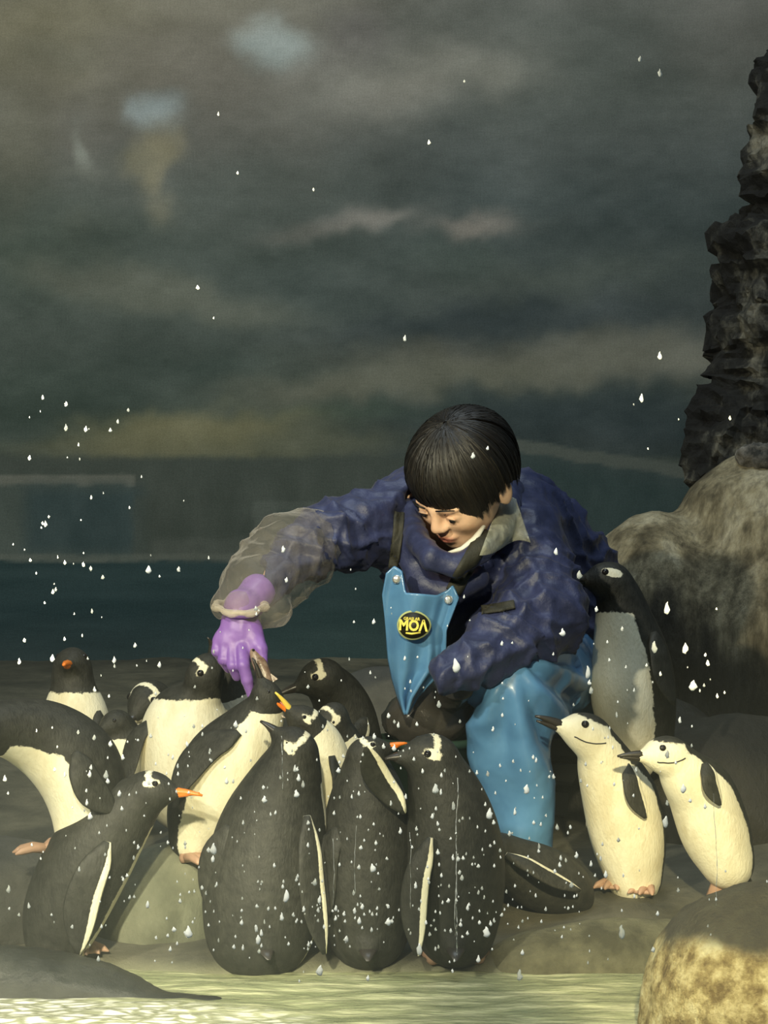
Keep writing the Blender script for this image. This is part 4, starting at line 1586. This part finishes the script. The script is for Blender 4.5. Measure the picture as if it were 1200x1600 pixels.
def bib():
    # front panel of the overalls: hangs from the two straps to a point in the lap
    ytop = lambda u: np.interp(u, [0, 0.10, 0.22, 0.30, 0.72, 0.86, 0.93, 1.0], [896, 884, 892, 926, 930, 922, 914, 934])
    xl = lambda y: np.interp(y, [880, 930, 985, 1030, 1060, 1090, 1116], [606, 597, 603, 607, 613, 622, 632])
    xr = lambda y: np.interp(y, [880, 935, 985, 1020, 1048, 1090, 1116], [712, 717, 698, 697, 692, 652, 637])
    nu, nv = 46, 60
    rows = []
    for i in range(nu):
        u = i / (nu - 1)
        row = []
        for j in range(nv):
            v = j / (nv - 1)
            y = ytop(u) * (1 - v) + 1116 * v
            x = xl(y) * (1 - u) + xr(y) * u
            Y = 3.845 - 0.035 * (1 - v) * 0 + 0.05 * v
            Y += 0.012 * math.sin((u * 5.0 + v * 1.6) * 2.2) * (0.35 + v) + 0.05 * abs(u - 0.55) ** 1.5
            Y += 0.022 * smooth01((u - 0.70) / 0.12) * (1 - smooth01((u - 0.9) / 0.1)) * (0.4 + 0.6 * v)
            row.append(P(x, y, Y))
        rows.append(row)
    G = np.array(rows)
    V, F = grid_sheet(G, 0.004)
    o = mesh_obj('bib', V, F, M['bib'], person)
    o['label'] = 'sky blue bib front with a round badge'
    bb = bvh_of(V, F)
    for px, py in ((620, 905), (701, 937)):
        c = drape(bb, px, py, 0.003, 3.85)
        v, f = tube([c + [0, 0.004, 0], c + [0, -0.002, 0], c + [0, -0.004, 0]], [0.0075, 0.0075, 0.005], 16)
        mesh_obj('snap_button', v, f, M['metal'], person)
    # badge
    c = drape(bb, 647, 977, 0.007, 3.85)
    ys = 0.0265

    def disc(rx, rz, off, th, n=40, off0=0.0):
        an = np.linspace(0, 2 * math.pi, n, endpoint=False)
        sh = np.stack([rx * np.cos(an), np.zeros(n), rz * np.sin(an) * (1 - 0.10 * np.cos(an)) + 0.0], 1)
        sh[:, 1] = -0.10 * sh[:, 0] * 0
        return loft([c + sh + [0, off, 0], c + sh + [0, off - th, 0]])
    v, f = disc(0.0285, 0.0245, 0.003, 0.003)
    badge = mesh_obj('badge', v, f, M['badge_rim'], person)
    v, f = disc(0.0258, 0.0218, 0.0, 0.0012)
    badge2 = mesh_obj('badge_face', v, f, M['badge_black'], badge)

    def text(body_, size, dx, dz, nm, bold=0.0, sx=1.0):
        cu = bpy.data.curves.new(nm, 'FONT')
        cu.body = body_
        cu.size = size
        cu.align_x = 'CENTER'
        cu.align_y = 'CENTER'
        cu.extrude = 0.0006
        cu.offset = bold
        cu.resolution_u = 3
        o = bpy.data.objects.new(nm, cu)
        COL.objects.link(o)
        o.rotation_euler = (math.radians(90), math.radians(3), 0)
        o.scale = (sx, 1, 1)
        o.location = c + np.array([dx, -0.0018, dz])
        bpy.context.view_layer.update()
        me = bpy.data.meshes.new_from_object(o.evaluated_get(bpy.context.evaluated_depsgraph_get()))
        me.transform(o.matrix_world)
        bpy.data.objects.remove(o)
        me.materials.clear()
        me.materials.append(M['badge_yellow'])
        put(bpy.data.objects.new(nm, me), badge)
    text('MO\u039b', 0.0245, -0.0015, -0.0012, 'lettering', 0.0009, 0.86)
    text('GRASLAR', 0.0068, -0.004, 0.0108, 'lettering', 0.0002, 0.95)
    v, f = tube([c + [-0.014, -0.001, -0.0128], c + [-0.004, -0.001, -0.0142], c + [0.011, -0.001, -0.0122]], [0.0016, 0.002, 0.0014], 6)
    mesh_obj('lettering', v, f, M['badge_yellow'], badge)


bib()


def trousers():
    s = SDF((-0.02, 3.62, 0.08), (0.46, 4.75, 0.60), 0.0055)
    c = s.cone
    c(P(885, 1045, 4.44), P(800, 1068, 3.97), 0.125, 0.083, 0.03)
    c(P(862, 1085, 3.98), P(850, 1120, 3.96), 0.030, 0.035, 0.02)
    c(P(796, 1080, 3.92), P(806, 1180, 3.93), 0.078, 0.068, 0.03)
    c(P(806, 1180, 3.93), P(806, 1345, 3.95), 0.068, 0.050, 0.02)
    c(P(870, 1060, 4.46), P(730, 1135, 4.27), 0.115, 0.072, 0.03)
    c(P(730, 1135, 4.27), P(722, 1310, 4.27), 0.068, 0.05, 0.02)
    c(P(900, 1000, 4.46), P(895, 1060, 4.46), 0.12, 0.13, 0.03)
    V, F = s.mesh()
    N = normals(V, F)
    # knee creases fan down the shin
    k = P(800, 1060, 3.87)
    q = V - k
    an = np.arctan2(q[:, 0], -q[:, 2] + 0.05)
    rr = np.sqrt(q[:, 0] ** 2 + q[:, 2] ** 2)
    d = 0.0115 * np.sin(an * 13 + 2.0 * noise(V, 9, 5)) * smooth01(rr / 0.10) * (V[:, 1] < 4.1)
    V = V + N * d[:, None]
    V = folds(V, N, 0.0035, 33, ((0.9, 0.1, 0.2), (0.4, 0.2, 1)))
    o = mesh_obj('overall_trousers', V, F, M['bib'], person)
    for a, yaw in ((P(806, 1350, 3.94), -1.7), (P(722, 1315, 4.26), -1.8)):
        gz = g1(a[0], a[1])
        b = SDF(a - [0.16, 0.22, 0.3], a + [0.16, 0.16, 0.14], 0.006)
        an_ = np.array([a[0], a[1], gz + 0.055])
        toe = an_ + np.array([math.cos(yaw) * 0.13, math.sin(yaw) * 0.13, -0.018])
        b.cone(a + [0, 0, 0.03], an_, 0.050, 0.046, 0.02)
        b.cone(an_ + [0, 0.02, -0.012], toe, 0.042, 0.034, 0.02)
        v, f = b.mesh()
        mesh_obj('boot', v, f, M['boot'], person)


trousers()


def glove():
    s = SDF(P(318, 940, 3.80) - [0.03, 0.2, 0.2], P(440, 900, 3.74) + [0.03, 0.12, 0.06], 0.0022)
    c = s.cone
    Y = 3.74
    c(P(376, 945, Y + .01), P(375, 985, Y), 0.026, 0.027, 0.01, squash=((0, 1, 0), 0.8))
    c(P(376, 957, Y + .01), P(402, 925, 3.79), 0.027, 0.030, 0.01)
    sq = ((0.1, 1, 0), 0.62)
    # palm, back of the hand to the viewer, four knuckles
    c(P(372, 985, Y), P(360, 1008, Y - .01), 0.027, 0.020, 0.015, squash=sq)
    c(P(379, 985, Y), P(386, 1014, Y - .01), 0.027, 0.022, 0.015, squash=sq)
    c(P(350, 1000, Y - .005), P(366, 1028, Y - .012), 0.018, 0.012, 0.012, squash=sq)
    # index: long, pointing down
    c(P(377, 1012, Y - .016), P(380, 1040, Y - .030), 0.0118, 0.0105, 0.004)
    c(P(380, 1040, Y - .030), P(386, 1063, Y - .028), 0.0100, 0.0092, 0.003)
    c(P(386, 1063, Y - .028), P(392, 1086, Y - .022), 0.0090, 0.0068, 0.003)
    # middle, ring, little: shorter, curled round behind the fish
    c(P(363, 1012, Y - .014), P(363, 1040, Y - .026), 0.0105, 0.0096, 0.003)
    c(P(363, 1040, Y - .026), P(370, 1057, Y - .010), 0.0094, 0.0078, 0.002)
    c(P(351, 1008, Y - .010), P(349, 1031, Y - .018), 0.0100, 0.0092, 0.003)
    c(P(349, 1031, Y - .018), P(357, 1045, Y - .002), 0.0088, 0.0072, 0.002)
    c(P(341, 1002, Y - .004), P(338, 1018, Y - .010), 0.0090, 0.0082, 0.003)
    c(P(338, 1018, Y - .010), P(345, 1030, Y + .004), 0.0078, 0.0064, 0.002)
    # thumb leaves the side of the palm and closes on the fish
    c(P(395, 985, Y - .002), P(407, 1014, Y - .018), 0.0145, 0.0118, 0.010)
    c(P(407, 1014, Y - .018), P(411, 1040, Y - .026), 0.0110, 0.0082, 0.003)
    V, F = s.mesh()
    N = normals(V, F)
    V = V + N * (0.0006 * fbm(V, 60, 3, 5))[:, None]
    mesh_obj('glove', V, F, M['glove'], person)
    # rolled cuff of the glove
    t = [P(376 + 27 * math.cos(a), 957 + 7 * math.sin(a), 3.745 - 0.028 * math.sin(a)) for a in np.linspace(0, 2 * math.pi, 20)]
    v, f = tube(t, 0.0035, 6)
    mesh_obj('glove_cuff', v, f, M['glove'], person)


glove()


def sleeves():
    s = SDF((-0.36, 3.55, 0.40), (-0.03, 4.10, 0.80), 0.0045)
    c = s.cone
    ctr = [(478, 852, 3.90, 60), (452, 868, 3.87, 64), (425, 895, 3.83, 62), (400, 922, 3.78, 58), (385, 942, 3.76, 48)]
    for a, b in zip(ctr[:-1], ctr[1:]):
        c(P(*a[:3]), P(*b[:3]), a[3] / FOC * a[2], b[3] / FOC * b[2], 0.02)
    c(P(412, 940, 3.78), P(430, 962, 3.77), 0.035, 0.022, 0.015)
    c(P(350, 945, 3.745), P(428, 956, 3.745), 0.026, 0.030, 0.015)
    c(P(376, 950, 3.75), P(372, 1040, 3.75), 0.026, 0.040, 0.006, 'sub')
    V, F = s.mesh()
    N = normals(V, F)
    V = folds(V, N, 0.0050, 53, ((1, 0.3, 0.9), (-0.6, 0.5, 1), (1, 0.2, -0.3)))
    o = mesh_obj('sleeve_cover', V, F, M['clear_plastic'], person)
    o['label'] = 'crumpled see-through plastic sleeve cover'
    # gathered cuff
    parts = []
    t = np.linspace(0, 2 * math.pi, 36)
    path = [P(375 + (38 + 1.5 * math.sin(a * 9)) * math.cos(a), 950 - 4 * math.cos(a) ** 2 + 9 * math.sin(a) + 1.5 * math.sin(a * 7), 3.75 - 0.050 * math.sin(a)) for a in t]
    v, f = tube(path, [0.0070 + 0.0018 * math.sin(k * 1.3) for k in range(36)], 8, 0.8)
    V, F = v, f
    mesh_obj('elastic_cuff', V, F, M['cuff_plastic'], person)
    # creased clear plastic on the other shoulder
    rows = []
    nu, nv = 26, 30
    for i in range(nu):
        u = i / (nu - 1)
        row = []
        for j in range(nv):
            v_ = j / (nv - 1)
            top = np.array([780, 786]) * (1 - v_) + np.array([806, 780]) * v_ + np.array([0, -6 * math.sin(v_ * 3.1)])
            bot = np.array([749, 868]) * (1 - v_) + np.array([829, 848]) * v_ + np.array([0, 5 * math.sin(v_ * 6.3) - 5 * math.sin(v_ * 3.1)])
            p = top * (1 - u) + bot * u
            w = worn(p[0], p[1], 0.012 + 0.016 * abs(float(noise(np.array([u * 2.2 + v_, v_ * 2.6 - u, 0.3]), 1.6, 4)[0])), 3.99)
            row.append(w)
        rows.append(row)
    G = np.array(rows)
    # even out jumps
    Y = G[..., 1].copy()
    for _ in range(4):
        Yp = np.pad(Y, 1, mode='edge')
        Y = np.minimum(Y, (Yp[:-2, 1:-1] + Yp[2:, 1:-1] + Yp[1:-1, :-2] + Yp[1:-1, 2:]) / 4)
    k_ = Y / G[..., 1]
    G[..., 0] *= k_
    G[..., 2] = CAM_Z + (G[..., 2] - CAM_Z) * k_
    G[..., 1] = Y
    V, F = grid_sheet(G, 0.0012)
    mesh_obj('shoulder_cover', V, F, M['shoulder_plastic'], person)


sleeves()

# ---- fish in the glove
def fish():
    a, b = P(392, 1006, 3.722), P(428, 1108, 3.70)
    root = empty('fish', tuple((a + b) / 2))
    tag(root, 'small brown silvery fish held head-up in the purple glove', 'fish')
    ax = b - a
    path = [a + ax * t + np.array([0.004 * math.sin(t * 3), -0.006 * math.sin(t * 3.1), 0]) for t in np.linspace(0, 1, 12)]
    r = [0.003, 0.008, 0.0105, 0.0118, 0.012, 0.0118, 0.0108, 0.0092, 0.0072, 0.0052, 0.0036, 0.0026]
    v, f = tube(path, r, 12, 0.6, side=(0, 1, 0))
    mesh_obj('body', v, f, M['fish'], root)
    e = path[-1]
    d = unit(ax)
    sd = unit(np.cross(d, [0, 1, 0]))
    th = np.array([0, 0.0015, 0])
    base = [e - sd * 0.002, e + sd * 0.002, e + d * 0.020 + sd * 0.013, e + d * 0.012, e + d * 0.020 - sd * 0.013]
    V = np.array([p - th for p in base] + [p + th for p in base])
    F = [(0, 1, 2, 3, 4), (9, 8, 7, 6, 5)] + [(i, i + 5, (i + 1) % 5 + 5, (i + 1) % 5) for i in range(5)]
    mesh_obj('tail_fin', V, F, M['fish'], root, smooth=False)
    m = path[5]
    base = [m + sd * 0.009, m + d * 0.018 + sd * 0.010, m + d * 0.016 + sd * 0.019]
    V = np.array([p - th for p in base] + [p + th for p in base])
    F = [(0, 1, 2), (5, 4, 3)] + [(i, i + 3, (i + 1) % 3 + 3, (i + 1) % 3) for i in range(3)]
    mesh_obj('dorsal_fin', V, F, M['fish'], root, smooth=False)
    v, f = ball(path[1] + np.array([0.0, -0.006, 0]), 0.0024, 10, 6)
    mesh_obj('eye', v, f, M['eye'], root)


fish()

# ---- bucket with its dark bag
def bucket():
    c = P(668, 1152, 4.02)
    gz = g1(c[0], c[1])
    root = empty('bucket', (c[0], c[1], gz))
    tag(root, 'dark green plastic bucket standing at the person\'s knee behind the penguins', 'bucket')
    an = np.linspace(0, 2 * math.pi, 48, endpoint=False)
    prof = [(0.060, gz), (0.075, gz + 0.002), (0.092, c[2] - 0.012), (0.098, c[2] - 0.012), (0.099, c[2]), (0.092, c[2] + 0.002), (0.088, c[2] - 0.004), (0.070, gz + 0.02)]
    rings = [np.stack([c[0] + r * np.cos(an), c[1] + r * np.sin(an), np.full(48, z)], 1) for r, z in prof]
    v, f = loft(rings)
    mesh_obj('bucket_shell', v, f, M['bucket'], root)
    t = np.linspace(0, math.pi, 16)
    path = [(c[0] + 0.100 * math.cos(a), c[1] - 0.06 * math.sin(a), c[2] - 0.014 - 0.085 * math.sin(a)) for a in t]
    v, f = tube(path, 0.0028, 8)
    mesh_obj('handle', v, f, M['metal'], root)
    # black bag of fish bulging out of it
    s = SDF(c - [0.16, 0.16, 0.06], c + [0.16, 0.16, 0.16], 0.0045)
    s.ell(c + [0.0, 0, 0.030], (0.080, 0.078, 0.055), None, 0.02)
    s.ell(P(700, 1092, 3.99), (0.050, 0.050, 0.050), None, 0.03)
    s.cone(P(706, 1085, 3.96), P(716, 1050, 3.82), 0.036, 0.036, 0.02)
    s.ell(P(655, 1118, 4.0), (0.045, 0.05, 0.040), None, 0.03)
    V, F = s.mesh()
    N = normals(V, F)
    V = folds(V, N, 0.0045, 63)
    o = mesh_obj('bag', V, F, M['bag'])
    tag(o, 'crumpled black plastic bag bulging out of the bucket in the person\'s lap', 'bag')


bucket()
# crate the keeper sits on
def seat():
    c = P(905, 1150, 4.46)
    gz = g1(c[0], c[1])
    top = P(900, 1120, 4.46)[2] - 0.03
    root = empty('crate', (c[0], c[1], gz))
    tag(root, 'dark plastic crate under the seated person, mostly hidden', 'crate')
    hx, hy = 0.14, 0.13
    for k, (z0_, z1_) in enumerate(((gz - 0.01, gz + 0.03), (gz + 0.045, gz + 0.085), (gz + 0.10, top))):
        V, F = [], []
        for ox, oy, ax, ay in ((0, -hy, hx, 0.008), (0, hy, hx, 0.008), (-hx, 0, 0.008, hy), (hx, 0, 0.008, hy)):
            b0 = len(V)
            V += [(c[0] + ox + sx * ax, c[1] + oy + sy * ay, z) for z in (z0_, z1_) for sx, sy in ((-1, -1), (1, -1), (1, 1), (-1, 1))]
            F += [tuple(b0 + i for i in q) for q in ((3, 2, 1, 0), (4, 5, 6, 7), (0, 1, 5, 4), (1, 2, 6, 5), (2, 3, 7, 6), (3, 0, 4, 7))]
        mesh_obj('rail', V, F, M['seat'], root, smooth=False)


seat()
